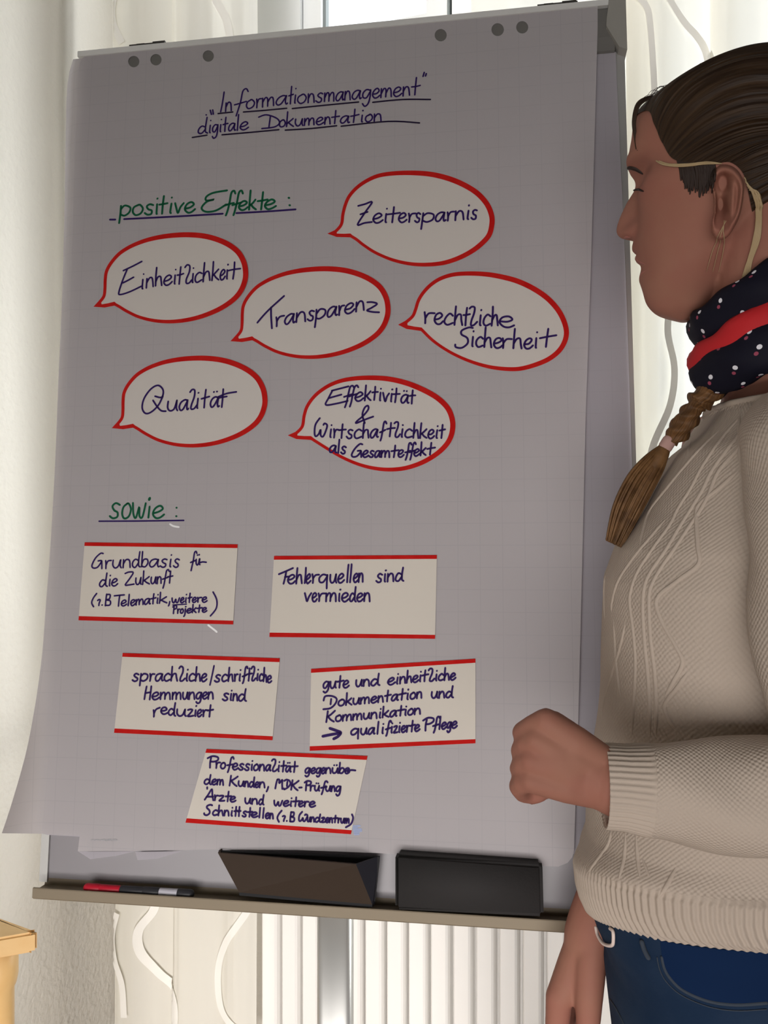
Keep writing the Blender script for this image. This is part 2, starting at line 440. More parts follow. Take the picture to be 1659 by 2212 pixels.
# window: outer frame, transom, mullions, panes; the left top casement stands a little open
def wx(px, Y):                    # world x where the sight line px meets the plane y = Y
    t = (px - 829.5) / FPX
    d = Y / (t * SA + CA)
    return d * (t * CA - SA)
def wz(px, py, Y):
    t = (px - 829.5) / FPX
    return CAMZ + (1106 - py) / FPX * Y / (t * SA + CA)
FY0, FY1 = WALL_Y + 0.06, WALL_Y + 0.13
win = empty('window_1', (0.5, FY0, OZ0), None, None); win['kind'] = 'structure'
xm = wx(1012, FY0)
xh = wx(650, FY0)                # mullion right of the open casement
TZ = 2.27
b = MB()
for lo, hi in (((OX0, FY0, OZ0), (OX0+0.07, FY1, OZ1)), ((OX1-0.07, FY0, OZ0), (OX1, FY1, OZ1)),
               ((OX0, FY0, OZ0), (OX1, FY1, OZ0+0.07)), ((OX0, FY0, OZ1-0.07), (OX1, FY1, OZ1)),
               ((OX0, FY0, TZ-0.05), (OX1, FY1, TZ+0.03)), ((xm-0.035, FY0-0.01, OZ0), (xm+0.035, FY1, OZ1)),
               ((1.05, FY0, OZ0), (1.12, FY1, OZ1)), ((xh-0.065, FY0-0.004, OZ0), (xh, FY1, OZ1))):
    b.box(lo, hi)
b.build('window_frame', M_FRAME, win)
b = MB(); b.box((OX0-0.03, WALL_Y-0.03, OZ0-0.035), (OX1+0.03, FY1, OZ0)); b.build('window_sill', M_FRAME, win)
for nm, x0, x1, z0, z1 in (('side', OX0+0.07, xh-0.065, OZ0+0.07, OZ1-0.07), ('lower', xh, xm-0.035, OZ0+0.07, TZ-0.05), ('lower', xm+0.035, 1.05, OZ0+0.07, TZ-0.05), ('upper', xm+0.035, 1.05, TZ+0.03, OZ1-0.07),
                       ('r', 1.12, OX1-0.07, OZ0+0.07, OZ1-0.07)):
    b = MB()
    for lo, hi in (((x0, FY0+0.01, z0), (x0+0.05, FY1-0.02, z1)), ((x1-0.05, FY0+0.01, z0), (x1, FY1-0.02, z1)),
                   ((x0+0.05, FY0+0.01, z0), (x1-0.05, FY1-0.02, z0+0.05)), ((x0+0.05, FY0+0.01, z1-0.05), (x1-0.05, FY1-0.02, z1))):
        b.box(lo, hi)
    sash = b.build('sash', M_FRAME, win)
    b = MB(); b.box((x0+0.05, FY0+0.03, z0+0.05), (x1-0.05, FY0+0.034, z1-0.05)); b.build('pane', M_GLASS, sash)
# open casement hinged at its left side
hx = xh + 0.002
Mc = Matrix.Translation((hx, FY0 + 0.01, 0)) @ Matrix.Rotation(math.radians(-5), 4, 'Z')
cw = xm - 0.04 - hx
b = MB()
z0, z1 = TZ + 0.032, OZ1 - 0.07
for lo, hi in (((0, 0, z0), (0.045, 0.05, z1)), ((cw-0.05, 0, z0), (cw, 0.05, z1)), ((0.045, 0, z0), (cw-0.05, 0.05, z0+0.075)), ((0.045, 0, z1-0.05), (cw-0.05, 0.05, z1))):
    b.box(lo, hi, Mc)
cas = b.build('casement', M_FRAME, win)
b = MB(); b.box((0.045, 0.02, z0+0.075), (cw-0.05, 0.024, z1-0.05), Mc); b.build('pane', M_GLASS, cas)
b = MB(); b.box((0.045, 0.012, z0+0.075), (0.052, 0.03, z1-0.05), Mc); b.box((cw-0.002, -0.001, z0), (cw+0.0005, 0.05, z1), Mc); b.build('gasket', M_GAP, cas)

# curtains: folded sheer cloth (the cloth doubles back on itself at each fold) with woven swirls
CY = WALL_Y - 0.17
def at_y(px, py, Y):
    q = ray(px, py); k = Y / q.y
    return CAMP + q*k
def curtain(name, knots, label, swirls, zb, seed):
    """knots: (sight-line px, distance in front of the rail plane)"""
    r = np.random.default_rng(seed)
    kx = [wx(px, CY) for px, o in knots]; ky = [CY - o for px, o in knots]
    root = empty(name, (kx[0], CY, zb), label, 'curtain', 'sheer curtains at the window')
    pr_ = catmull(list(zip(kx, ky)), 10)
    n = len(pr_); zs = np.linspace(zb, 2.98, 26)
    ph = np.cumsum(r.normal(0, .25, n))
    v = []
    for z in zs:
        w = 0.004*np.sin(ph + z*2.1)
        v += [(x + 0.3*ww, y + ww, z) for (x, y), ww in zip(pr_, w)]
    mk('drape', v, grid_faces(len(zs), n), M_SHEER, root, True)
    def front_y(x):
        ys = [pr_[i, 1] + (pr_[i+1, 1]-pr_[i, 1])*((x-pr_[i, 0])/(pr_[i+1, 0]-pr_[i, 0])) for i in range(n-1) if (pr_[i, 0]-x)*(pr_[i+1, 0]-x) <= 0 and abs(pr_[i+1, 0]-pr_[i, 0]) > 1e-6]
        return (min(ys) if ys else CY) - 0.007
    for pts, wpx in swirls:
        c = catmull(pts, 10)
        t = np.gradient(c, axis=0); t /= np.linalg.norm(t, axis=1, keepdims=True)
        nn = np.stack([-t[:, 1], t[:, 0]], 1)
        V = []
        for q, m_ in zip(c, nn):
            for k in (-1, -.33, .33, 1):
                g_ = q + m_*k*wpx/2
                p0 = at_y(g_[0], g_[1], CY - 0.01)
                V.append((p0.x, front_y(p0.x), p0.z))
        mk('woven_swirl', V, grid_faces(len(c), 4), M_SWIRL, root, True)
    return root
curtain('sheer_curtain', [(246, 0.0), (300, .012), (262, .024), (300, .034), (345, .018), (412, .010), (386, .022), (412, .034), (470, .016), (520, .026), (560, .008)],
        'pale sheer curtain with white swirls hanging in the corner left of the radiator',
        [([(345, 1940), (338, 1963), (313, 1999), (317, 2046), (349, 2093), (383, 2130), (392, 2180), (380, 2240)], 17), ([(560, 1930), (531, 1976), (495, 2030), (478, 2090), (484, 2165), (515, 2205), (550, 2230)], 15), ([(268, 1960), (256, 2010), (262, 2060), (280, 2110), (285, 2180)], 14),
         ([(455, -80), (470, 0), (500, 60), (505, 130), (480, 200)], 18), ([(300, -60), (262, 10), (258, 60), (280, 110)], 16)], 0.02, 3)
curtain('sheer_curtain', [(1020, .0), (1120, .014), (1230, .004), (1330, .012), (1420, .006), (1352, .020), (1418, .034), (1480, .012), (1562, .008), (1532, .022), (1564, .034), (1640, .014), (1720, .03), (1800, .01), (1900, .02)],
        'pale sheer curtain with swirls hanging before the window behind the person',
        [([(1415, -60), (1435, 0), (1454, 27), (1481, 59), (1504, 82), (1522, 110), (1535, 160)], 16), ([(1352, -40), (1370, 0), (1394, 34), (1402, 69), (1410, 183), (1412, 260)], 13), ([(1450, 640), (1440, 720), (1455, 800), (1445, 880), (1405, 980), (1400, 1100), (1420, 1250)], 15)], 0.84, 11)
b = MB(); b.tube([(WALL_X+0.05, CY, 3.0), (2.6, CY, 3.0)], 0.014, 12); setp(recentre(b.build('curtain_rail', M_FRAME, None, True)), 'white curtain rail above the window carrying the sheer curtains', 'curtain rail')

# radiator under the window
RY = WALL_Y - 0.14
rx0, rx1 = wx(566, RY), wx(1560, RY)
rad = empty('radiator', ((rx0+rx1)/2, RY, 0.12), 'white panel radiator with upright ribs under the window', 'radiator')
pitch = (wx(1002, RY) - wx(953, RY))
nr = int((rx1 - rx0) / pitch)
xs = []; ys = []
for i in range(nr):
    xb = rx0 + i*pitch
    for (q, dy) in ((0.0, 0.0), (0.05, -0.002), (0.64, -0.002), (0.73, 0.002), (0.79, 0.010), (0.82, 0.034), (0.95, 0.034), (0.97, 0.010)):
        xs.append(xb + q*pitch); ys.append(RY + dy)
v = []; nb = len(xs)
for z in (0.14, 0.80):
    v += [(x, y, z) for x, y in zip(xs, ys)]
fs = [(i, i+1, nb+i+1, nb+i) for i in range(nb-1)]
k0 = len(v)
v += [(xs[0], RY+0.06, 0.14), (xs[-1], RY+0.06, 0.14), (xs[0], RY+0.06, 0.80), (xs[-1], RY+0.06, 0.80)]
fs += [(k0, k0+2, k0+3, k0+1), (0, nb, k0+2, k0), (nb-1, k0+1, k0+3, 2*nb-1)]
fs += [tuple(range(nb, 2*nb)) + (k0+3, k0+2), tuple(range(nb))[::-1] + (k0, k0+1)]
mk('ribbed_panel', v, fs, M_RAD, rad)
b = MB(); b.box((rx0-0.004, RY-0.002, 0.80), (rx1+0.004, RY+0.075, 0.815)); b.build('top_grille', M_RAD, rad)
for fx in (rx0+0.15, rx1-0.15):
    b = MB(); b.box((fx, RY+0.03, 0.0), (fx+0.03, RY+0.07, 0.14)); b.build('foot', M_RAD, rad)

# pine table whose corner shows at lower left
tz_ = 0.76
def Z(px, py, z):                 # sight line meets height z
    t = (z - CAMZ) / ((1106 - py) / FPX)
    return P(px, py, t)
cR = Z(87, 2012, tz_)
e1 = (Z(0, 2027, tz_) - cR).normalized(); e2 = (Z(0, 1980.6, tz_) - cR).normalized()
tq = [cR, cR + e2*0.30, Vector((WALL_X+0.03, (cR+e2*0.30).y + 0.04, tz_)), Vector((WALL_X+0.03, (cR+e1*0.34).y - 0.03, tz_)), cR + e1*0.34]
tc = sum(tq, Vector())/5
tab = empty('pine_table', (tc.x, tc.y, 0), 'varnished pine side table with slanting corner and turned legs at the lower left', 'table')
tb = bmesh.new()
lo = [tb.verts.new((q.x, q.y, tz_-0.025)) for q in tq]; hi = [tb.verts.new((q.x, q.y, tz_)) for q in tq]
tb.faces.new(hi if (tq[1]-tq[0]).cross(tq[2]-tq[0]).z > 0 else hi[::-1]); tb.faces.new(lo[::-1])
for i in range(5): tb.faces.new((lo[i], lo[(i+1) % 5], hi[(i+1) % 5], hi[i]))
bmesh.ops.recalc_face_normals(tb, faces=tb.faces[:])
bmesh.ops.bevel(tb, geom=[e for e in tb.edges if abs(e.verts[0].co.z - e.verts[1].co.z) > 0.01], offset=0.006, segments=4, affect='EDGES')
bmesh.ops.bevel(tb, geom=[e for e in tb.edges if abs(e.verts[0].co.z - e.verts[1].co.z) < 0.001], offset=0.003, segments=2, affect='EDGES')
tb.verts.index_update()
mk('table_top', [tuple(v.co) for v in tb.verts], [[v.index for v in f.verts] for f in tb.faces], M_PINE, tab)
tb.free()
def lathe(cx, cy, prof, n=28):
    v = []
    for r, z in prof:
        for k in range(n):
            a = 2*math.pi*k/n; v.append((cx + r*math.cos(a), cy + r*math.sin(a), z))
    return v, grid_faces(len(prof), n, True) + [tuple(range(n))[::-1], tuple((len(prof)-1)*n + k for k in range(n))]
legs = [Z(0, 2040, tz_-0.025)] + [tq[i] + (tc - tq[i]).normalized()*0.075 for i in (1, 2, 3, 4)]
for q in legs:
    v, f = lathe(q[0], q[1], [(0.013, 0), (0.015, 0.03), (0.0165, 0.4), (0.0168, tz_-0.080), (0.0195, tz_-0.074), (0.0215, tz_-0.064), (0.0215, tz_-0.025)])
    mk('leg', v, f, M_PINE, tab, True)
# ------------------------------------------------------------------ the flipchart: a leaning plane, 0.70 x 1.06 m
_x, _d, _z, _yaw, _tilt, _roll, BH = -0.06215298, 0.96782469, 0.08314635, 0.14651212, 0.11186261, 0.00967601, 1.0589415
_ux = np.array([math.cos(_yaw), -math.sin(_yaw), 0]); _n = np.array([-math.sin(_yaw), -math.cos(_yaw), 0])
_up = np.array([0, 0, 1.0]) * math.cos(_tilt) - _n * math.sin(_tilt)
UX = _ux * math.cos(_roll) + _up * math.sin(_roll); UP = _up * math.cos(_roll) - _ux * math.sin(_roll)
NN = np.cross(UX, UP); BC = np.array([_x, _d, _z])
BM = Matrix.Identity(4)
_w = [W3(*UX) - Vector((0, 0, CAMZ)), W3(*UP) - Vector((0, 0, CAMZ)), W3(*NN) - Vector((0, 0, CAMZ))]
for i in range(3):
    for j in range(3): BM[j][i] = _w[i][j]
BM.translation = W3(*BC)
def bp(px, py, w=0.0):
    """pixel -> board coordinates (u right, v up) on the layer w above the board face"""
    px = np.asarray(px, float); py = np.asarray(py, float)
    D = np.stack([(px-829.5)/FPX, np.ones_like(px), (1106-py)/FPX], -1)
    t = np.dot(BC + NN*w, NN) / (D @ NN)
    q = D * t[..., None] - BC
    return np.stack([q @ UX, q @ UP], -1)
def bl(uv, w):                    # board coordinates with layer -> 3-vectors
    uv = np.asarray(uv, float)
    return np.concatenate([uv, np.full(uv.shape[:-1] + (1,), w)], -1)

chart = empty('flipchart_stand', (0, 0, 0), 'grey metal flipchart stand with whiteboard and pen tray before the window', 'flipchart', mat=BM)
UL, UR, VT, VB = -0.345, 0.35, 0.52, -0.52
b = MB(); b.box((UL+0.004, VB, -0.016), (UR-0.004, VT, 0.0)); b.build('whiteboard', M_BOARD, chart, local=True)
for u in (UL, UR-0.010):
    b = MB(); b.box((u, VB, -0.019), (u+0.010, VT+0.006, 0.003)); b.build('side_rail', M_RAIL, chart, local=True)
# clamp bar with rounded end caps along the top
def barprof(): return [(0.515, 0.0), (0.520, 0.008), (0.515, 0.0115), (0.500, 0.0115), (0.480, 0.0115), (0.464, 0.009), (0.460, 0.0)]
pr = barprof(); v = [(u, y, w) for u in (UL+0.012, UR-0.012) for (y, w) in pr]; n = len(pr)
mk('clamp_bar', v, [(i, i+1, n+i+1, n+i) for i in range(n-1)] + [tuple(range(n)), tuple(range(n, 2*n))[::-1]], M_CLAMP, chart, local=True)
b = MB(); b.box((UL, 0.519, -0.02), (UR, 0.5265, 0.014)); b.build('top_rail', M_TOP, chart, local=True)
for s, u in ((-1, UL), (1, UR)):
    out = [(u + s*0.001, 0.528), (u - s*0.018, 0.527)] + [(u - s*(0.018 + 0.004*math.sin(k*math.pi/8)), 0.52 - k*0.0075) for k in range(1, 5)] + [(u - s*0.016, 0.478), (u - s*0.008, 0.462), (u + s*0.001, 0.458)]
    n = len(out); v = [(a, c, -0.018) for a, c in out] + [(a, c, 0.017 if s > 0 else 0.004) for a, c in out]
    mk('end_cap', v, [tuple(range(n)), tuple(range(n, 2*n))[::-1]] + [(i, (i+1) % n, n+(i+1) % n, n+i) for i in range(n)], M_RAIL if s < 0 else mat('cap_grey', (0.33, 0.32, 0.29), 0.4), chart, local=True)
for x0, x1, yb in ((287, 362, 95), (1160, 1246, 12)):
    a = bp(x0, yb, 0.0); c = bp(x1, yb - (7 if x0 < 600 else 10), 0.0)
    hk = MB(); hk.box((a[0], 0.5255, -0.012), (c[0], 0.5315, 0.010)); hk.box((a[0]+0.008, 0.531, -0.008), (a[0]+0.019, 0.535, 0.006)); hk.box((c[0]-0.018, 0.531, -0.008), (c[0]-0.001, 0.536, 0.006))
    hk.build('paper_hook', M_DARK, chart, local=True)
# pen tray
TU0 = bp(72, 1930, 0.024)[0]; TU1 = 0.352
tv1 = bp(700, 1957, 0.026)[1]; tv0 = bp(700, 1982, 0.026)[1]
prof = [(tv1+0.003, 0.0), (tv1+0.003, -0.006), (tv0-0.001, -0.006), (tv0-0.001, 0.023), (tv0+0.001, 0.026), (tv1-0.001, 0.026), (tv1, 0.0255), (tv1, 0.0235), (tv0+0.0075, 0.0230), (tv0+0.0075, 0.001)]
n = len(prof); v = [(u, y, w) for u in (TU0, TU1) for (y, w) in prof]
mk('pen_tray', v, [(i, (i+1) % n, n+(i+1) % n, n+i) for i in range(n)] + [tuple(range(n))[::-1], tuple(range(n, 2*n))], M_TRAY, chart, local=True)
trayfloor = tv0 + 0.0075
# mast and feet: a flat aluminium column behind the board down to a five-star base
mu0 = bp(681, 2080, -0.03)[0]; mu1 = bp(757, 2080, -0.03)[0]
mp = np.array([bp(719, y, -0.03) for y in (1990, 2200)])
mx0 = BM @ Vector((mp[0][0], mp[0][1] + 0.25, -0.045)); 
pm = BM @ Vector(((mu0+mu1)/2, -0.60, -0.045))
hw = (mu1 - mu0) / 2
R_ = Matrix.Translation((pm.x, pm.y, 0)) @ Matrix.Rotation(YAW - _yaw, 4, 'Z')
b = MB()
out = [(hw*math.copysign(abs(math.cos(a))**0.35, math.cos(a)), 0.014*math.copysign(abs(math.sin(a))**0.6, math.sin(a))) for a in np.linspace(0, 2*np.pi, 32, endpoint=False)]
v = [np.array(R_ @ Vector((x, y, z)))[:3] for z in (0.06, CAMZ - 0.36) for x, y in out]
b.add(v, grid_faces(2, 32, True) + [tuple(range(32))[::-1], tuple(32 + k for k in range(32))])
b.build('mast', M_ALU, chart, True)
b = MB(); b.box((-0.05, -0.16, -0.055), (0.05, 0.16, -0.017), Matrix.Translation(((mu0+mu1)/2, -0.32, 0))); b.build('mount_bracket', M_CLAMP, chart, local=True)
for k in range(5):
    a = math.radians(90 + 72*k + 20)
    b = MB(); b.tube([np.array((pm.x, pm.y, 0.075)), np.array((pm.x + 0.2*math.cos(a), pm.y + 0.2*math.sin(a), 0.06)), np.array((pm.x + 0.33*math.cos(a), pm.y + 0.33*math.sin(a), 0.03))], [0.024, 0.019, 0.015], 12)
    lg = b.build('foot_arm', M_ALU, chart, True)
    b = MB(); b.ell((pm.x + 0.32*math.cos(a), pm.y + 0.32*math.sin(a), 0.016), (0.016, 0.016, 0.016)); b.build('glide', M_DARK, lg, True)

# --- the pad of squared paper
WB_, WF = 0.006, 0.0125            # under sheets, written sheet
pad = empty('flipchart_pad', (0, 0, 0), 'squared flipchart paper pad with blue and green handwriting hung on the stand', 'flipchart paper', mat=BM)
def curl_sheet(name, Lp, Rp, w, m, curl, material, n1=60, n2=46, bot=None):
    """Lp, Rp: left and right edges as pixel polylines (top to bottom)"""
    Lc = catmull(Lp, 10); Rc = catmull(Rp, 10)
    def res(c, n):
        s = np.concatenate([[0], np.cumsum(np.linalg.norm(np.diff(c, axis=0), axis=1))]); s /= s[-1]
        t = np.linspace(0, 1, n); return np.stack([np.interp(t, s, c[:, 0]), np.interp(t, s, c[:, 1])], 1)
    L = res(Lc, n1); R = res(Rc, n1)
    t = np.linspace(0, 1, n2) ** 1.7
    V = []
    for i in range(n1):
        px = L[i, 0] + (R[i, 0] - L[i, 0]) * t; py = L[i, 1] + (R[i, 1] - L[i, 1]) * t
        if bot is not None: py = py + bot(px) * (i / (n1-1))**12
        ww = w + curl(px, py)
        uv = np.array([bp(a, c, q) for a, c, q in zip(px, py, ww)])
        V += [(uv[k, 0], uv[k, 1], ww[k]) for k in range(n2)]
    o = mk(name, V, grid_faces(n1, n2), material, pad, True, local=True)
    return o
Lb = [(158, 128), (153, 140), (146, 180), (143, 235), (141, 353), (139, 470), (134, 647), (126, 823), (119, 1000), (109, 1176), (100, 1294), (88, 1440), (62, 1600), (30, 1720), (4, 1800)]
Li = [(178, 126), (172, 140), (168, 180), (166, 235), (161, 353), (158, 470), (152, 647), (145, 823), (139, 1000), (132, 1176), (125, 1294), (118, 1440), (108, 1600), (98, 1720), (90, 1801)]
Rb = [(1330, 112), (1334, 210), (1350, 560), (1362, 900), (1374, 1300), (1388, 1846)]
curl_sheet('under_sheet', [(x+9, y+14 if y < 200 else y) for x, y in Li], Rb, WB_, None, lambda px, py: np.zeros_like(px), M_PAPER2, bot=lambda px: np.where(px < 300, 4*np.clip((px-4)/170, 0, 1), 4))
# margin of the written sheet: overhangs the board, bends back above and flares forward at the foot
def crl(px, py):
    lim = np.interp(py, [p[1] for p in Li], [p[0] for p in Li]); ext = lim - np.interp(py, [p[1] for p in Lb], [p[0] for p in Lb])
    e = np.clip((lim - px)/np.maximum(ext, 1), 0, 1)
    return -0.009*e**1.6*np.clip((1500 - py)/300, 0, 1) + 0.030*e**1.5*np.clip((py - 1450)/350, 0, 1)
curl_sheet('sheet_margin', Lb, Li, WF, None, crl, M_PAPER, n2=12)
# written sheet: one flat polygon with six punched holes
out = [(213, 106)] + [(600, 71), (930, 42), (1150, 24), (1291, 13), (1291, 60), (1289, 130), (1277, 560), (1265, 900), (1258, 1200), (1249, 1560), (1240, 1838), (1236, 1852), (1226, 1864), (1206, 1872), (1180, 1871), (1000, 1857), (820, 1843), (640, 1836), (460, 1835), (300, 1838), (168, 1839), (172, 1806), (127, 1804)] + [tuple(q) for q in catmull(Li, 4)[::-1]] + [(192, 113)]
out = [(x, y) for x, y in out]
holes = [(289, 133, 12), (337, 129, 12), (450, 121, 12), (952, 76, 13), (1075, 64, 13.5), (1128, 59, 13)]
loops = [[Vector((*bp(x, y, WF), WF)) for x, y in out]]
for hx_, hy_, hr in holes:
    loops.append([Vector((*bp(hx_ + hr*math.cos(a), hy_ + hr*1.03*math.sin(a), WF), WF)) for a in np.linspace(0, 2*np.pi, 22, endpoint=False)])
tri = tessellate_polygon(loops)
v = [q for l in loops for q in l]
# thickness: front and back faces of a stack of a few turned-over sheets
front = mk('written_sheet', [tuple(q) for q in v], [t if (v[t[1]]-v[t[0]]).cross(v[t[2]]-v[t[0]]).z > 0 else t[::-1] for t in tri], M_PAPER, pad, local=True)
# lower corner of a second sheet peeping out, folded
c2 = [(120, 1755), (52, 1768), (127, 1803), (172, 1806), (150, 1770)]
def stroke_ribbon(px_pts, wpx, w, taper=True, smooth=5, bf=None):
    """pen stroke given in pixels -> ribbon verts/faces in board coordinates on layer w"""
    pts = catmull(px_pts, smooth) if smooth > 1 else np.asarray(px_pts, float)
    uv = bp(pts[:, 0], pts[:, 1], w)
    return ribbon2(uv, wpx*1.1/1780.0, w, taper)
def ribbon2(uv, width, w, taper=True):
    keep = [0]
    for i in range(1, len(uv)):
        if np.linalg.norm(uv[i]-uv[keep[-1]]) > width*0.12: keep.append(i)
    uv = uv[keep]
    if len(uv) < 2: uv = np.array([uv[0], uv[0] + (width*0.3, width*0.1)])
    t = np.gradient(uv, axis=0); t /= np.maximum(np.linalg.norm(t, axis=1, keepdims=True), 1e-9)
    nn = np.stack([-t[:, 1], t[:, 0]], 1)
    # rounded pen ends
    uv2 = [uv[0] - t[0]*width*0.42] + list(uv) + [uv[-1] + t[-1]*width*0.42]
    n2 = [nn[0]] + list(nn) + [nn[-1]]
    hwid = [width*0.22] + [width*0.5]*len(uv) + [width*0.22]
    a = np.array(uv2); n2 = np.array(n2); h = np.array(hwid)[:, None]
    v = np.stack([a + n2*h, a - n2*h], 1).reshape(-1, 2)
    f = [(2*i+1, 2*i+3, 2*i+2, 2*i) for i in range(len(a)-1)]
    return np.concatenate([v, np.full((len(v), 1), w)], 1), f
def dotmesh(c, r, w, n=12):
    uv = [bp(c[0] + r*math.cos(a), c[1] - r*math.sin(a), w) for a in np.linspace(0, 2*np.pi, n, endpoint=False)]
    return [(q[0], q[1], w) for q in uv], [tuple(range(n))]

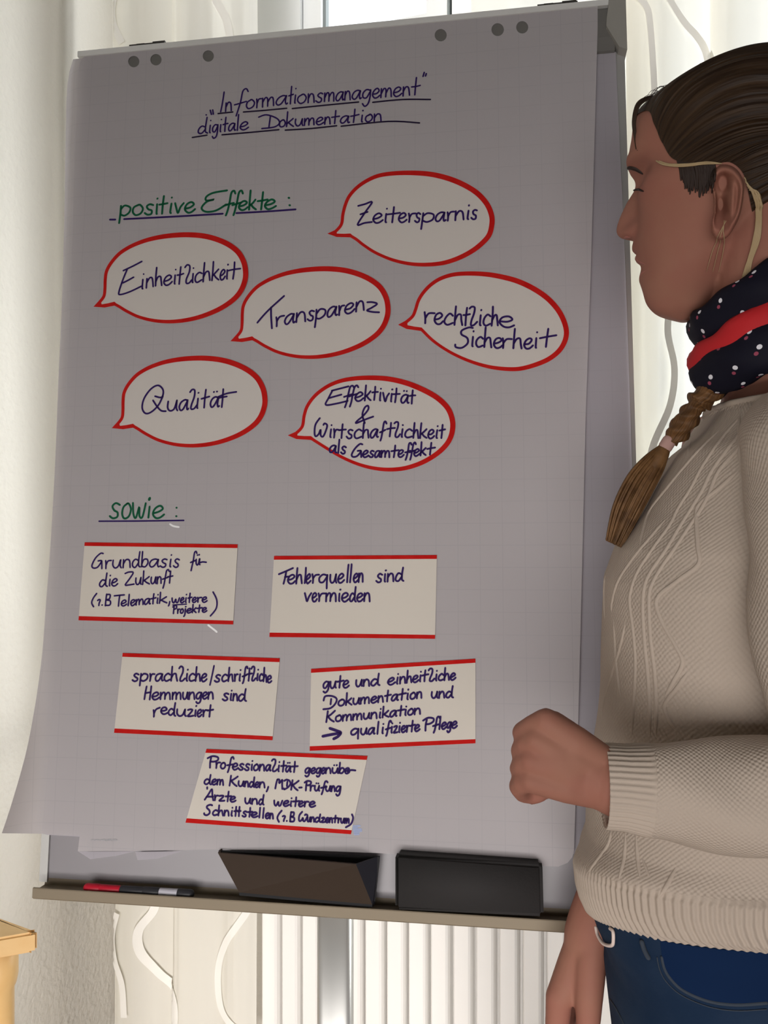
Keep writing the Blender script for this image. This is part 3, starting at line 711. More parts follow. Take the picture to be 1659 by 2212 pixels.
# --- a single-line alphabet in the writer's hand: x 0..1 across the letter, y 0 baseline, 1 x-height, 2 ascender
G = {
 'a': [[(.92,.9),(.6,1.0),(.22,.8),(.04,.35),(.2,.02),(.5,.15),(.88,.85)], [(.92,.95),(.84,.35),(.92,.05),(1.05,.1)]],
 'b': [[(.12,2),(.08,.9),(.08,.05)], [(.08,.3),(.35,.95),(.8,.95),(.95,.5),(.6,.02),(.1,.12)]],
 'c': [[(.95,.85),(.6,1.02),(.18,.7),(.1,.25),(.4,0),(.98,.18)]],
 'd': [[(.78,.8),(.4,.98),(.08,.6),(.08,.15),(.4,.02),(.8,.6)], [(.88,2),(.8,.9),(.82,.2),(1.02,.0)]],
 'e': [[(.1,.42),(.55,.52),(.88,.8),(.62,1.03),(.22,.82),(.06,.35),(.32,.0),(.68,.04),(1.02,.3)]],
 'f': [[(1.0,1.75),(.85,2.05),(.62,1.85),(.5,.9),(.38,0),(.25,-.6)], [(.1,.62),(.5,.72),(.9,.85)]],
 'g': [[(.9,.88),(.5,1.0),(.1,.65),(.15,.15),(.5,.1),(.86,.75)], [(.92,.98),(.88,.1),(.72,-.55),(.38,-.78),(.12,-.5)]],
 'h': [[(.1,2),(.08,1),(.06,0)], [(.07,.45),(.35,.92),(.68,.95),(.8,.5),(.92,0)]],
 'i': [[(.5,.98),(.42,.15),(.62,.02)], [(.55,1.55),(.6,1.6)]],
 'j': [[(.6,1),(.5,-.3),(.15,-.8)], [(.6,1.5),(.64,1.55)]],
 'k': [[(.12,2),(.1,1),(.06,0)], [(.88,1.1),(.5,.75),(.12,.45)], [(.28,.58),(.6,.25),(.98,0)]],
 'l': [[(.52,2),(.46,1),(.42,0)]],
 'L': [[(0,1.72),(.25,2.0),(.6,1.85),(.58,1.2),(.3,.45),(.3,.03),(.65,.02),(1.0,.35)]],
 'm': [[(.04,1),(.05,0)], [(.06,.5),(.25,.98),(.44,.85),(.46,.02)], [(.47,.5),(.68,.98),(.88,.85),(.95,0)]],
 'n': [[(.08,1),(.08,0)], [(.09,.5),(.4,.98),(.75,.85),(.9,0)]],
 'o': [[(.55,1),(.15,.75),(.06,.3),(.35,0),(.78,.15),(.95,.6),(.7,.98),(.48,.98)]],
 'p': [[(.12,1.0),(.1,.2),(.04,-.85)], [(.12,.65),(.45,1.02),(.9,.8),(.85,.3),(.45,0),(.12,.15)]],
 'q': [[(.85,.88),(.45,1.0),(.08,.6),(.15,.12),(.5,.12),(.84,.7)], [(.88,.98),(.86,.1),(.88,-.85)]],
 'r': [[(.12,1),(.22,.5),(.22,0)], [(.22,.5),(.5,.92),(1.0,.95)]],
 's': [[(.92,.9),(.55,1.02),(.25,.8),(.42,.55),(.75,.38),(.72,.08),(.35,-.02),(.02,.18)]],
 't': [[(.5,1.8),(.46,.9),(.42,0)], [(.02,.92),(.5,.98),(1.0,1.05)]],
 'u': [[(.08,1),(.08,.4),(.32,.02),(.65,.2),(.88,1)], [(.88,1),(.86,.3),(1.0,.02)]],
 'v': [[(.02,1),(.2,.5),(.42,0),(.66,.55),(.98,1)]],
 'w': [[(.02,1),(.08,.3),(.3,.02),(.5,.75),(.58,.15),(.78,.05),(.98,1)]],
 'z': [[(.08,.92),(.45,1.05),(.78,.95),(.4,.4),(.1,.04),(.5,.0),(1.0,.12)]],
 '7': [[(.1,.9),(.5,1.05),(.8,.95),(.55,.4),(.5,0)]],
 'E': [[(1.0,2.0),(.25,1.65)], [(.28,1.65),(.12,.8),(.02,.05),(.5,.12),(1.0,.3)], [(.14,.85),(.7,1.1)]],
 'C': [[(1.0,2.0),(.45,1.8),(.18,1.45),(.2,1.1),(.5,1.15),(.22,1.0),(.02,.45),(.2,.05),(.6,.15),(1.0,.7)]],
 'Z': [[(0,1.75),(.45,1.85),(.92,2),(.5,1.0),(.05,0),(.5,.08),(1.0,.1)], [(.2,.95),(.7,1.1)]],
 'X': [[(0,1.75),(.4,1.98),(.85,1.85),(.5,.9),(.08,.05),(.5,.05),(1.0,.12)]],
 'T': [[(0,1.88),(.5,1.92),(1.0,2)], [(.55,1.92),(.5,1),(.48,0)]],
 'S': [[(1.0,1.9),(.75,2.02),(.35,1.75),(.35,1.35),(.68,.95),(.72,.4),(.4,.0),(.05,.1),(.0,.4)]],
 'Q': [[(.85,1.2),(.9,1.75),(.65,2.0),(.3,1.7),(.05,.9),(.05,.2),(.35,.0),(.7,.45),(.9,1.3)], [(.5,.95),(.75,.4),(1.0,.1)]],
 'D': [[(.0,1.7),(.35,2.0),(.8,1.85),(1.0,1.2),(.7,.5),(.1,.0),(.0,.2)], [(.5,1.6),(.46,.65)]],
 'K': [[(.15,2),(.1,1),(.05,0)], [(1.0,1.95),(.5,1.25),(.1,.9)], [(.2,1.0),(.55,.4),(.95,0)]],
 'H': [[(.25,2),(.15,1),(.05,0)], [(.95,2),(.88,1),(.8,0)], [(.12,.95),(.9,1.05)]],
 'W': [[(.4,2.55),(.1,1.5),(.08,.4),(.2,.0),(.4,.35),(.5,.85),(.55,.2),(.72,.05),(.9,.7),(1.0,1.5),(.8,1.75),(.7,1.5)]],
 'G': [[(.95,1.95),(.7,2.0),(.3,1.3),(.05,.4),(.2,.05),(.55,.2),(.85,.95),(.55,.95)], [(.85,.95),(.9,0)]],
 'P': [[(.05,1.6),(.45,2.0),(.9,1.85),(.9,1.35),(.6,1.05),(.3,1.05)], [(.36,1.75),(.3,.9),(.3,0)]],
 'F': [[(0,1.55),(.5,1.8),(1.0,2.0)], [(.5,1.75),(.42,1),(.3,0)], [(.3,.95),(.8,1.05)]],
 'I': [[(.75,2),(.5,1),(.2,0)]],
 'B': [[(.2,2),(.12,1),(.08,0)], [(.2,1.9),(.8,1.9),(.7,1.2),(.15,1.05),(.9,.85),(.85,.15),(.08,.05)]],
 'M': [[(.2,1.9),(.1,1),(.0,0)], [(.2,1.85),(.45,1.9),(.5,1.1),(.85,1.9),(.88,1),(.92,0)]],
 'A': [[(.0,0),(.4,1.1),(.75,2),(.85,1),(.98,0)], [(.2,.6),(.95,.7)]],
 ',': [[(.6,.25),(.4,-.35),(.2,-.6)]],
 '.': [[(.45,.08),(.55,.12)]],
 '-': [[(.0,.55),(1.0,.6)]],
 '(': [[(.95,2.1),(.35,1.3),(.1,.5),(.5,-.25)]],
 ')': [[(.2,2.2),(.85,1.3),(.9,.4),(.0,-.8)]],
 '/': [[(1.0,2.2),(.5,.8),(.0,-.6)]],
 '~': [[(.0,.55),(.45,.7),(1.0,.62)]],
}
G['ä'] = G['a'] + [[(.35,1.5),(.4,1.55)], [(.7,1.52),(.75,1.57)]]
G['ü'] = G['u'] + [[(.3,1.5),(.35,1.55)], [(.7,1.52),(.75,1.57)]]
G['Ä'] = G['A'] + [[(.2,2.3),(.22,2.0)]]

class Pen:
    """writes with the alphabet above; coordinates come from an enlarged view with origin (ox, oy) and scale s"""
    def __init__(s, ox, oy, sc, w, wid): s.ox, s.oy, s.s, s.w, s.wid = ox, oy, sc, w, wid; s.mb = MB()
    def px(s, p): p = np.asarray(p, float); return np.stack([s.ox + p[:, 0]/s.s, s.oy + p[:, 1]/s.s], 1)
    def line(s, pts, wid=None, smooth=5):
        v, f = stroke_ribbon(s.px(pts), wid or s.wid, s.w, smooth=smooth); s.mb.add(v, f); return s
    def word(s, text, lefts, base, xh, asc=1.0, desc=1.0, gap=0.10, slant=0.06):
        bx = [q[0] for q in base]; by = [q[1] for q in base]
        for i, ch in enumerate(text):
            if ch == ' ': continue
            if isinstance(lefts[i], tuple): x0, x1 = lefts[i]
            else:
                nx = lefts[i+1]; nx = nx[0] if isinstance(nx, tuple) else nx
                x0, x1 = lefts[i], nx; x1 = x1 - (x1-x0)*gap
            for st in G[ch]:
                P_ = []
                for (gx, gy) in st:
                    yy = gy if 0 <= gy <= 1 else (1 + (gy-1)*asc if gy > 1 else gy*desc)
                    x = x0 + gx*(x1-x0) + slant*yy*xh
                    P_.append((x + rng.normal(0, .012)*xh, np.interp(x, bx, by) - yy*xh + rng.normal(0, .015)*xh))
                s.line(P_)
        return s
    def build(s, name, material, parent, **k):
        return s.mb.build(name, material, parent, local=True)

WI = WF + 0.0003
# heading
pn = Pen(400, 140, 2.9625, WI, 3.3)
pn.word('Informationsmanagement', [(222,248),255,(305,398),388,450,490,578,660,692,715,782,835,888,962,1018,1065,1130,1195,1250,1330,1390,(1445,1500)], [(230,302),(640,252),(870,238),(1170,215),(1480,192)], 56, 1.25, 1.1)
pn.word('digitale', [80,148,170,215,238,275,325,348,410], [(80,442),(410,413)], 48, 1.1)
pn.line([(470,335),(520,320),(585,342),(603,372),(570,398),(490,408)]).line([(545,330),(536,398)])
pn.word('okumentation', [600,645,700,760,835,890,935,990,1055,1115,1150,1205,1265], [(590,400),(1260,358)], 45, 1.1)
pn.line([(160,290),(168,318)]).line([(176,288),(180,316)]).line([(1522,75),(1530,48)]).line([(1538,72),(1543,56)]).line([(133,320),(137,321)])
pn.build('heading_lettering', M_INK, pad)
pn = Pen(400, 140, 2.9625, WI, 3.2)
for l in ([(210,312),(305,302)], [(372,302),(500,292),(650,278)], [(685,280),(900,258),(1110,238)], [(1200,240),(1390,222),(1570,222)], [(45,465),(140,450)], [(235,448),(420,432),(600,415)], [(640,418),(800,408),(970,390)], [(998,393),(1300,362),(1500,372)]): pn.line(l)
pn.build('heading_underline', M_BLACKINK, pad)
pn = Pen(220, 390, 3.770, WI, 4.3)
pn.word('positive', [140,245,345,430,(462,530),(545,575),590,670,765], [(140,288),(760,258)], 82, 0.95, 0.85)
pn.word('C', [(805,1010)], [(805,262),(1000,255)], 88)
pn.word('ffekte', [(990,1080),(1052,1140),1110,1195,(1262,1345),1320,1425], [(805,256),(1415,228)], 72, 1.15, 0.9)
pn.line([(1520,140),(1528,143)]).line([(1527,200),(1534,203)])
pn.build('subheading_lettering', M_GREEN, pad)
pn = Pen(220, 390, 3.770, WI, 4.0)
for l in ([(65,318),(110,318)], [(180,314),(580,294),(985,270)], [(1095,265),(1340,252),(1578,235)]): pn.line(l)
pn.build('subheading_underline', M_INK, pad)
pn = Pen(160, 1060, 4.366, WI, 4.0)
pn.word('sow', [330,445,(545,668),680], [(330,260),(840,258)], 140)
pn.line([(712,150),(700,255)]).line([(714,70),(708,85)], 5.5)
pn.word('e', [(735,845)], [(730,258),(840,258)], 112)
pn.line([(965,160),(970,162)]).line([(962,240),(968,242)])
pn.build('subheading_lettering', M_GREEN, pad)
pn = Pen(160, 1060, 4.366, WI, 3.2); pn.line([(235,288),(600,286),(1035,280)]); pn.build('subheading_underline', M_INK, pad)
for g in ([(905,315),(935,333),(988,343)], [(1265,1268),(1320,1310),(1345,1332)]):
    pn = Pen(160, 1060, 4.366, WI, 3.6); pn.line(g); pn.build('glue_strip', M_GLUE, pad)
# small printed line at the foot of the sheet
pn = Pen(0, 1700, 2.37, WI, 2.2)
for k in range(9): pn.line([(466 + k*15, 271 + (k % 2)*2), (466 + k*15 + 11, 270 + (k % 3))], 3.2 if k > 3 else 2.2)
pn.build('printed_footer', M_PRINT, pad)
pn = Pen(390, 1610, 3.95, WI, 3)
for k in range(6): pn.line([(1470 + 3*k, 690 + 14*k), (1520 + rng.uniform(-20, 25), 688 + 14*k)], 3.4)
pn.build('ink_smudge', M_SMUDGE, pad)

for q in ([(169,1839.5),(195,1856),(250,1849),(292,1839)], [(292,1840),(297,1858),(340,1855),(392,1839)]):
    uvq = bp([p[0] for p in q], [p[1] for p in q], 0.009)
    mk('loose_sheet_corner', bl(uvq, 0.009), [tuple(range(4))], M_PAPER2, pad, local=True)
# --- cards pinned on the sheet
CW0, CW1 = WF + 0.0004, WF + 0.0010   # back and face of a card
def poly_card(name, out_uv, label, cat, group, m):
    c = np.mean(out_uv, 0)
    Mo = BM @ Matrix.Translation((c[0], c[1], 0))
    root = empty(name, (0, 0, 0), label, cat, group, mat=Mo)
    q = out_uv - c; n = len(q)
    v = np.concatenate([bl(q, CW1), bl(q, CW0)])
    tri = tessellate_polygon([[Vector(p) for p in v[:n]]])
    f = [t if np.cross(v[t[1]]-v[t[0]], v[t[2]]-v[t[0]])[2] > 0 else t[::-1] for t in tri]
    f = f + [tuple(i+n for i in t[::-1]) for t in f] + [(i, i+n, (i+1) % n + n, (i+1) % n) for i in range(n)]
    mk('card', v, f, m, root, local=True)
    return root, c
def shift(mb, c):
    for a in mb.v: a[:, 0] -= c[0]; a[:, 1] -= c[1]
# template bubble traced once (enlarged coordinates)
T_out = [(8,750),(62,690),(98,640),(107,575),(110,480),(122,395),(165,310),(240,220),(320,160),(420,108),(560,58),(740,22),(950,8),(1150,28),(1330,90),(1460,180),(1528,290),(1551,400),(1543,500),(1497,612),(1410,710),(1260,805),(1060,880),(850,916),(650,912),(470,872),(340,812),(258,762),(218,740),(120,758)]
T_in = [(95,716),(100,712),(133,645),(142,578),(145,485),(158,405),(198,325),(265,245),(340,188),(440,140),(570,92),(745,60),(945,50),(1140,70),(1300,128),(1415,205),(1480,300),(1504,400),(1498,495),(1452,595),(1370,685),(1235,772),(1050,842),(850,876),(655,872),(485,834),(360,778),(275,728),(224,700),(140,710)]
K = np.array([(8,748),(950,8),(1551,420),(800,918),(215,738)], float)
bubbles = [
 ('Zeit', [(707,505),(897,369),(1068,478),(913,576),(757,508)], 'highest of the six red edged speech bubbles, lettered Zeitersparnis'),
 ('Einh', [(202,662),(406,502),(536.5,590),(373,699),(247,660)], 'red edged speech bubble lettered Einheitlichkeit, leftmost and under the green heading'),
 ('Tran', [(498.5,735.5),(706,577.4),(846,664),(673,779),(546,733)], 'red edged speech bubble lettered Transparenz, in the middle of the sheet'),
 ('rech', [(860,701.5),(1030,586),(1229,715),(1100,802),(910,708)], 'red edged speech bubble lettered rechtliche Sicherheit, beside the person'),
 ('Qual', [(240,925.5),(444,768.5),(578,862.6),(415,967),(289,922)], 'red edged speech bubble lettered Qualität, below the Einheitlichkeit one'),
 ('Effe', [(622,940.6),(807.5,812),(982.6,917.5),(845,1017),(672,946)], 'red edged speech bubble with four lines of writing from Effektivität to Gesamteffekt'),
]
def letter_bubble(key):
    w = CW1 + 0.0004
    if key == 'Einh':
        p = Pen(200, 500, 4.608, w, 3.6)
        p.line([(490,298),(400,345),(305,390)]).line([(345,375),(305,470),(262,600),(275,628),(370,600),(485,545)]).line([(300,512),(345,490),(408,455)])
        p.word('inheitlichkeit'.replace('tl', 'tL'), [(478,512),528,620,702,800,(835,900),(910,985),(978,1010),1012,1095,1182,1265,(1322,1350),(1345,1465)], [(490,575),(600,548),(790,528),(1000,512),(1160,488),(1450,468)], 95, 0.95)
    elif key == 'Zeit':
        p = Pen(700, 360, 4.366, w, 3.8)
        p.word('Z', [(308,450)], [(305,548),(460,530)], 100)
        p.word('eitersparnis', [(455,550),(558,605),(590,712),700,(785,860),855,(915,1040),1045,(1150,1225),1230,(1335,1378),1385,1450], [(460,530),(800,525),(1040,522),(1200,508),(1445,492)], 85, 0.95, 0.95)
    elif key == 'Tran':
        p = Pen(490, 570, 4.484, w, 3.8)
        p.line([(295,570),(345,510),(420,432),(555,310)]).line([(428,420),(428,500),(436,625)])
        p.word('ransparenz', [(462,552),555,665,780,(852,960),965,(1075,1135),1135,1245,(1345,1475)], [(430,618),(650,572),(830,545),(960,520),(1130,490),(1320,448),(1480,480)], 92, 0.95, 0.95)
    elif key == 'rech':
        p = Pen(850, 580, 4.254, w, 3.9)
        p.word('rechtLiche', [(268,370),370,460,(555,640),(635,695),690,775,820,(898,965),(965,1105)], [(275,500),(500,518),(780,525),(960,525),(1110,552)], 100, 0.75)
        p.word('Sicher', [(565,720),705,750,830,(915,1000),(985,1085)], [(565,735),(720,718),(900,726),(1100,735)], 90)
        p.word('heit', [1095,1195,(1285,1330),(1335,1490)], [(1100,735),(1250,738),(1480,712)], 95, 0.9)
    elif key == 'Qual':
        p = Pen(230, 760, 4.484, w, 3.7)
        p.line([(470,430),(535,440),(548,370),(500,325),(430,360),(365,450),(345,540),(375,595),(430,585),(500,520),(545,430)])
        p.line([(450,470),(490,530),(530,570),(575,575)])
        p.word('uaLität', [(582,690),700,(798,875),(865,895),(912,990),(1000,1085),(1082,1160)], [(345,600),(580,580),(790,560),(990,535),(1150,535)], 98, 0.95)
        p.line([(1075,440),(1160,405),(1258,388)])
    else:
        p = Pen(610, 800, 4.254, w, 3.7)
        p.word('E', [(395,598)], [(390,322),(640,300)], 78)
        p.word('ffektivität', [(552,650),(600,690),662,752,820,(880,915),918,(985,1012),(1010,1075),1085,(1165,1218)], [(390,315),(640,285),(830,275),(1000,290),(1215,310)], 78, 0.8, 1.0)
        p.line([(835,425),(760,452),(678,485),(690,462),(740,420),(788,360),(785,325),(755,345),(735,410),(757,485)])
        p.word('WirtschaftLichkeit', [(285,405),425,(462,520),(515,578),585,655,735,805,(885,950),(955,1028),1022,(1085,1112),1120,1200,1260,1335,(1400,1435),(1438,1492)], [(285,608),(600,625),(800,622),(1000,610),(1250,625),(1480,625)], 78, 0.8, 0.7)
        p.word('als', [430,(500,530),535,590], [(430,752),(585,770)], 68, 0.85)
        p.word('Gesamteffekt', [(630,735),735,795,845,905,(995,1065),1060,(1120,1180),(1160,1220),1205,1265,(1325,1400)], [(630,798),(1000,800),(1200,788),(1400,772)], 60, 1.0, 0.9)
    return p
OWN = {
 'Zeit': (700, 360, 4.366, [(32,632),(100,600),(150,540),(163,450),(185,360),(225,270),(300,185),(400,115),(520,65),(680,42),(860,38),(1030,52),(1200,95),(1350,160),(1470,240),(1560,345),(1605,460),(1605,560),(1575,660),(1500,745),(1400,820),(1270,885),(1120,930),(950,943),(790,930),(630,890),(480,825),(370,755),(300,700),(248,668),(120,664)]),
 'rech': (850, 580, 4.254, [(42,517),(110,480),(165,430),(190,370),(215,290),(260,215),(330,140),(420,80),(540,40),(680,27),(850,32),(1000,55),(1150,95),(1300,165),(1430,255),(1530,365),(1590,480),(1613,590),(1590,690),(1530,780),(1430,855),(1300,908),(1170,940),(1050,943),(900,925),(750,885),(600,825),(470,755),(350,670),(252,575),(120,556)]),
 'Effe': (610, 800, 4.254, [(50,598),(120,565),(170,510),(185,420),(210,335),(260,255),(330,185),(430,120),(550,75),(700,52),(860,48),(1000,60),(1150,95),(1300,155),(1440,235),(1540,335),(1585,450),(1585,560),(1550,660),(1480,745),(1380,820),(1260,880),(1120,920),(970,930),(820,912),(680,872),(540,810),(420,740),(340,690),(262,640),(130,632)]),
}
for key, pts, lab in bubbles:
    if key in OWN:
        ox, oy, sc_, q = OWN[key]
        o_px = np.array(q, float)/sc_ + (ox, oy)
    else:
        A = np.concatenate([K, np.ones((5, 1))], 1)
        T, *_ = np.linalg.lstsq(A, np.array(pts, float), rcond=None)
        o_px = np.concatenate([np.array(T_out, float), np.ones((len(T_out), 1))], 1) @ T
    main = catmull(o_px[1:-1], 5)
    ctr = main.mean(0)
    tip, low = o_px[0], o_px[-1]
    tg = np.gradient(main, axis=0); tg /= np.linalg.norm(tg, axis=1, keepdims=True)
    nr = np.stack([-tg[:, 1], tg[:, 0]], 1)
    if np.mean(np.sum(nr*(ctr-main), 1)) < 0: nr = -nr
    an_ = np.arctan2(-(main-ctr)[:, 1], (main-ctr)[:, 0])
    wid = 9.0 + 2.6*np.cos(an_ - 0.5)
    inn = main + nr*wid[:, None]
    notch = inn[-1] + np.array((-3.0, -3.0)); inn[-1] = notch
    tin = tip + (main[0]-tip)*0.35 + (main[-1]-tip)*0.30
    o_all = np.concatenate([tip[None], main, low[None]])
    i_all = np.concatenate([tin[None], inn, ((tin+notch)/2 + (0, 0.5))[None]])
    o_uv = bp(o_all[:, 0], o_all[:, 1], CW1); i_uv = bp(i_all[:, 0], i_all[:, 1], CW1)
    root, c = poly_card('speech_bubble_card', o_uv, lab, 'paper card', 'red edged speech bubbles on the flipchart', M_BUB)
    n = len(o_uv)
    v = np.concatenate([bl(o_uv - c, CW1 + 0.0002), bl(i_uv - c, CW1 + 0.0002)])
    mk('border', v, [(i, n+i, n+(i+1) % n, (i+1) % n) for i in range(n)], M_RED, root, local=True)
    pn = letter_bubble(key); shift(pn.mb, c); pn.build('lettering', M_INK, root)

rects = [
 ('c1', [(183,1171.5),(513.4,1176),(503.6,1349),(169.6,1340)], 'red edged card reading Grundbasis für die Zukunft, under the green word sowie'),
 ('c2', [(592,1201),(943.8,1199),(939.8,1380),(582,1376)], 'red edged card reading Fehlerquellen sind vermieden, with an empty lower half'),
 ('c3', [(265,1410.6),(604.5,1422),(588.5,1599),(246.5,1583)], 'red edged card reading sprachliche/schriftliche Hemmungen sind reduziert'),
 ('c4', [(672,1445),(1027,1423),(1027,1605.6),(669,1622)], 'red edged card with an arrow to qualifizierte Pflege, left of the fist'),
 ('c5', [(446,1618),(794,1633),(758,1802),(400.6,1777)], 'lowest red edged card, starting Professionalität gegenüber and tilted clockwise'),
]
def letter_card(k):
    w = CW1 + 0.0004
    if k == 'c1':
        p = Pen(160, 1060, 4.366, w, 3.2)
        p.word('Grundbasis', [160,285,355,455,545,630,705,810,885,935,1000], [(160,735),(280,735),(600,720),(1000,722)], 76, 0.9)
        p.word('fü', [(1090,1150),1145,1190], [(1095,712),(1245,690)], 56, 1.3, 1.3).word('~', [(1188,1245)], [(1190,700),(1245,700)], 40)
        p.word('die', [235,320,350,415], [(235,908),(410,895)], 65, 0.95)
        p.word('Xukunft', [475,575,640,720,(778,825),(825,890),(878,928)], [(475,892),(925,870)], 64, 0.95, 1.2)
        p.word('(7.B', [(160,208),215,(255,275),290,350], [(160,1082),(345,1085)], 52, 1.1)
        p.word('Telematik,', [(372,468),440,(500,525),530,580,660,(722,770),(775,795),800,(885,912)], [(370,1090),(500,1085),(860,1058)], 52, 1.0)
        p.word('weitere', [920,1000,1040,1070,1112,1157,1205,1258], [(920,1058),(1255,1050)], 46, 1.1)
        p.word('Projekte', [925,970,1000,1033,1060,1113,(1155,1205),1205,1255], [(925,1160),(1255,1143)], 40, 0.9)
        p.line([(930,1078),(1060,1070)], 2.5)
        p.line([(1310,955),(1345,1030),(1340,1110),(1285,1182)])
    elif k == 'c2':
        p = Pen(570, 1190, 4.254, w, 3.7)
        p.line([(137,215),(200,188),(268,158)]).line([(205,190),(195,245),(180,303)])
        p.word('ehler', [215,295,(360,395),385,(432,505)], [(180,300),(300,300),(450,296)], 80, 0.8)
        p.line([(192,240),(230,236)])
        p.word('quellen', [500,600,675,(742,792),(780,812),820,868,918], [(500,295),(600,296),(915,285)], 78, 1.1, 0.75)
        p.word('sind', [1030,1095,1130,1205,1290], [(1030,290),(1285,275)], 74, 0.7)
        p.word('vermieden', [370,440,(490,565),565,675,710,785,850,915,985], [(370,465),(980,465)], 76, 0.75)
    elif k == 'c3':
        p = Pen(230, 1400, 4.254, w, 3.6)
        p.word('sprachLiche', [235,305,390,445,525,590,660,725,755,815,870,925], [(235,305),(640,302),(920,305)], 68, 0.95, 0.7)
        p.line([(988,162),(970,250),(950,340)], 3.2)
        p.word('schriftLiche', [990,1055,1115,1170,1210,(1240,1290),(1285,1332),1325,1375,1400,1440,1475,1518], [(990,312),(1240,302),(1400,298),(1515,322)], 64, 1.0, 0.6)
        p.word('Hemmungen', [345,415,490,600,695,755,820,880,930,990], [(345,472),(985,468)], 62, 0.95, 0.8)
        p.word('sind', [1065,1130,1160,1210,1290], [(1065,480),(1285,488)], 64, 0.75)
        p.word('reduziert', [420,495,565,640,740,805,830,(878,928),(922,978)], [(420,638),(500,602),(630,625),(975,632)], 62, 0.95)
    elif k == 'c4':
        p = Pen(650, 1410, 4.254, w, 3.6)
        p.word('gute', [200,265,(328,388),385,445], [(200,330),(440,320)], 62, 1.0, 0.8)
        p.word('und', [500,570,640,730], [(500,314),(720,298)], 60, 0.8)
        p.word('einheitLiche', [795,870,905,970,1025,1085,(1108,1168),(1168,1225),1228,1260,1315,1370,1425], [(795,296),(1100,266),(1420,248)], 60, 0.9)
        p.line([(208,440),(225,400),(290,400),(328,425),(315,470),(270,510),(205,520)]).line([(278,425),(272,475)])
        p.word('okumentation', [340,410,475,545,640,705,(765,825),830,(898,962),962,1000,1060,1118], [(340,490),(755,452),(1115,415)], 56, 1.0)
        p.word('und', [1195,1265,1330,1405], [(1195,418),(1400,412)], 58, 0.85)
        p.word('Kommunikation', [230,315,380,475,570,640,710,745,815,(885,950),945,980,1040,1108], [(230,640),(700,602),(1105,562)], 54, 0.9)
        p.line([(200,768),(280,752),(362,738)], 5.2).line([(265,695),(330,718),(366,735),(340,770),(300,792)], 5.2)
        p.word('qualifizierte', [455,545,615,(682,730),(735,765),(770,825),820,850,892,920,965,(998,1045),1042,1095], [(455,760),(800,740),(1090,720)], 58, 0.9, 0.7)
        p.word('Pflege', [(1112,1222),(1205,1270),(1258,1292),1290,1340,1385,1438], [(1150,716),(1435,688)], 56, 1.05, 0.8)
    else:
        p = Pen(390, 1610, 3.95, w, 3.5)
        p.word('ProfessionaLität', [(220,322),295,340,(388,450),440,495,545,595,620,670,725,(772,825),825,(852,900),895,(945,998)], [(250,192),(500,210),(780,220),(990,232)], 52, 0.95, 0.9)
        p.word('gegenübe', [1060,1110,1155,1200,1235,1290,1350,1400,1445], [(1060,240),(1400,240)], 46, 1.0, 0.8)
        p.line([(1425,225),(1455,212),(1492,215)])
        p.word('dem', [200,265,310,372], [(200,332),(370,340)], 45, 0.85)
        p.word('Kunden,', [415,490,545,585,635,670,(728,760)], [(415,345),(750,365)], 45, 0.9, 1.2)
        p.word('MDK-Prüfung', [(808,872),880,940,(1010,1032),(1050,1112),1100,1140,(1190,1250),1235,1285,1322,1372], [(810,370),(1000,385),(1365,396)], 45, 0.85, 1.0)
        p.word('Ärzte', [(205,280),285,325,(380,430),420,475], [(205,465),(470,485)], 45, 1.1)
        p.word('und', [545,605,665,715], [(545,496),(710,508)], 45, 0.9)
        p.word('weitere', [795,875,930,(955,1010),1005,1050,1095,1155], [(795,515),(1150,528)], 45, 0.9)
        p.word('Schnittstellen', [200,270,320,370,420,(455,485),(485,512),525,(570,610),600,(662,685),(692,718),722,760,795], [(200,595),(500,605),(790,628)], 44, 1.0)
        p.word('(7.B', [(820,860),865,(898,915),930,975], [(820,642),(970,655)], 42, 1.0)
        p.word('Wundzentrum', [(1003,1080),1080,1110,1145,1200,1235,1270,(1300,1340),1340,1365,1400,1442], [(1000,648),(1200,656),(1440,665)], 38, 0.75)
        p.line([(1462,590),(1472,620),(1455,670),(1410,700)])
    return p
for k, cs, lab in rects:
    cpx = np.array(cs, float)
    uv = bp(cpx[:, 0], cpx[:, 1], CW1)[::-1]
    root, c = poly_card('message_card', uv, lab, 'paper card', 'red edged cards on the flipchart', M_CARD)
    q = bp(cpx[:, 0], cpx[:, 1], CW1) - c          # TL TR BR BL
    st = 0.0044
    for a, b_, a2, b2 in ((0, 1, 3, 2), (3, 2, 0, 1)):
        e = [q[a], q[b_], q[b_] + (q[b2]-q[b_])/np.linalg.norm(q[b2]-q[b_])*st, q[a] + (q[a2]-q[a])/np.linalg.norm(q[a2]-q[a])*st*(1.15 if a == 3 else 1)]
        mk('red_stripe', bl(e, CW1 + 0.0002), [(0, 1, 2, 3) if a == 3 else (3, 2, 1, 0)], M_RED, root, local=True)
    pn = letter_card(k); shift(pn.mb, c); pn.build('lettering', M_INK, root)

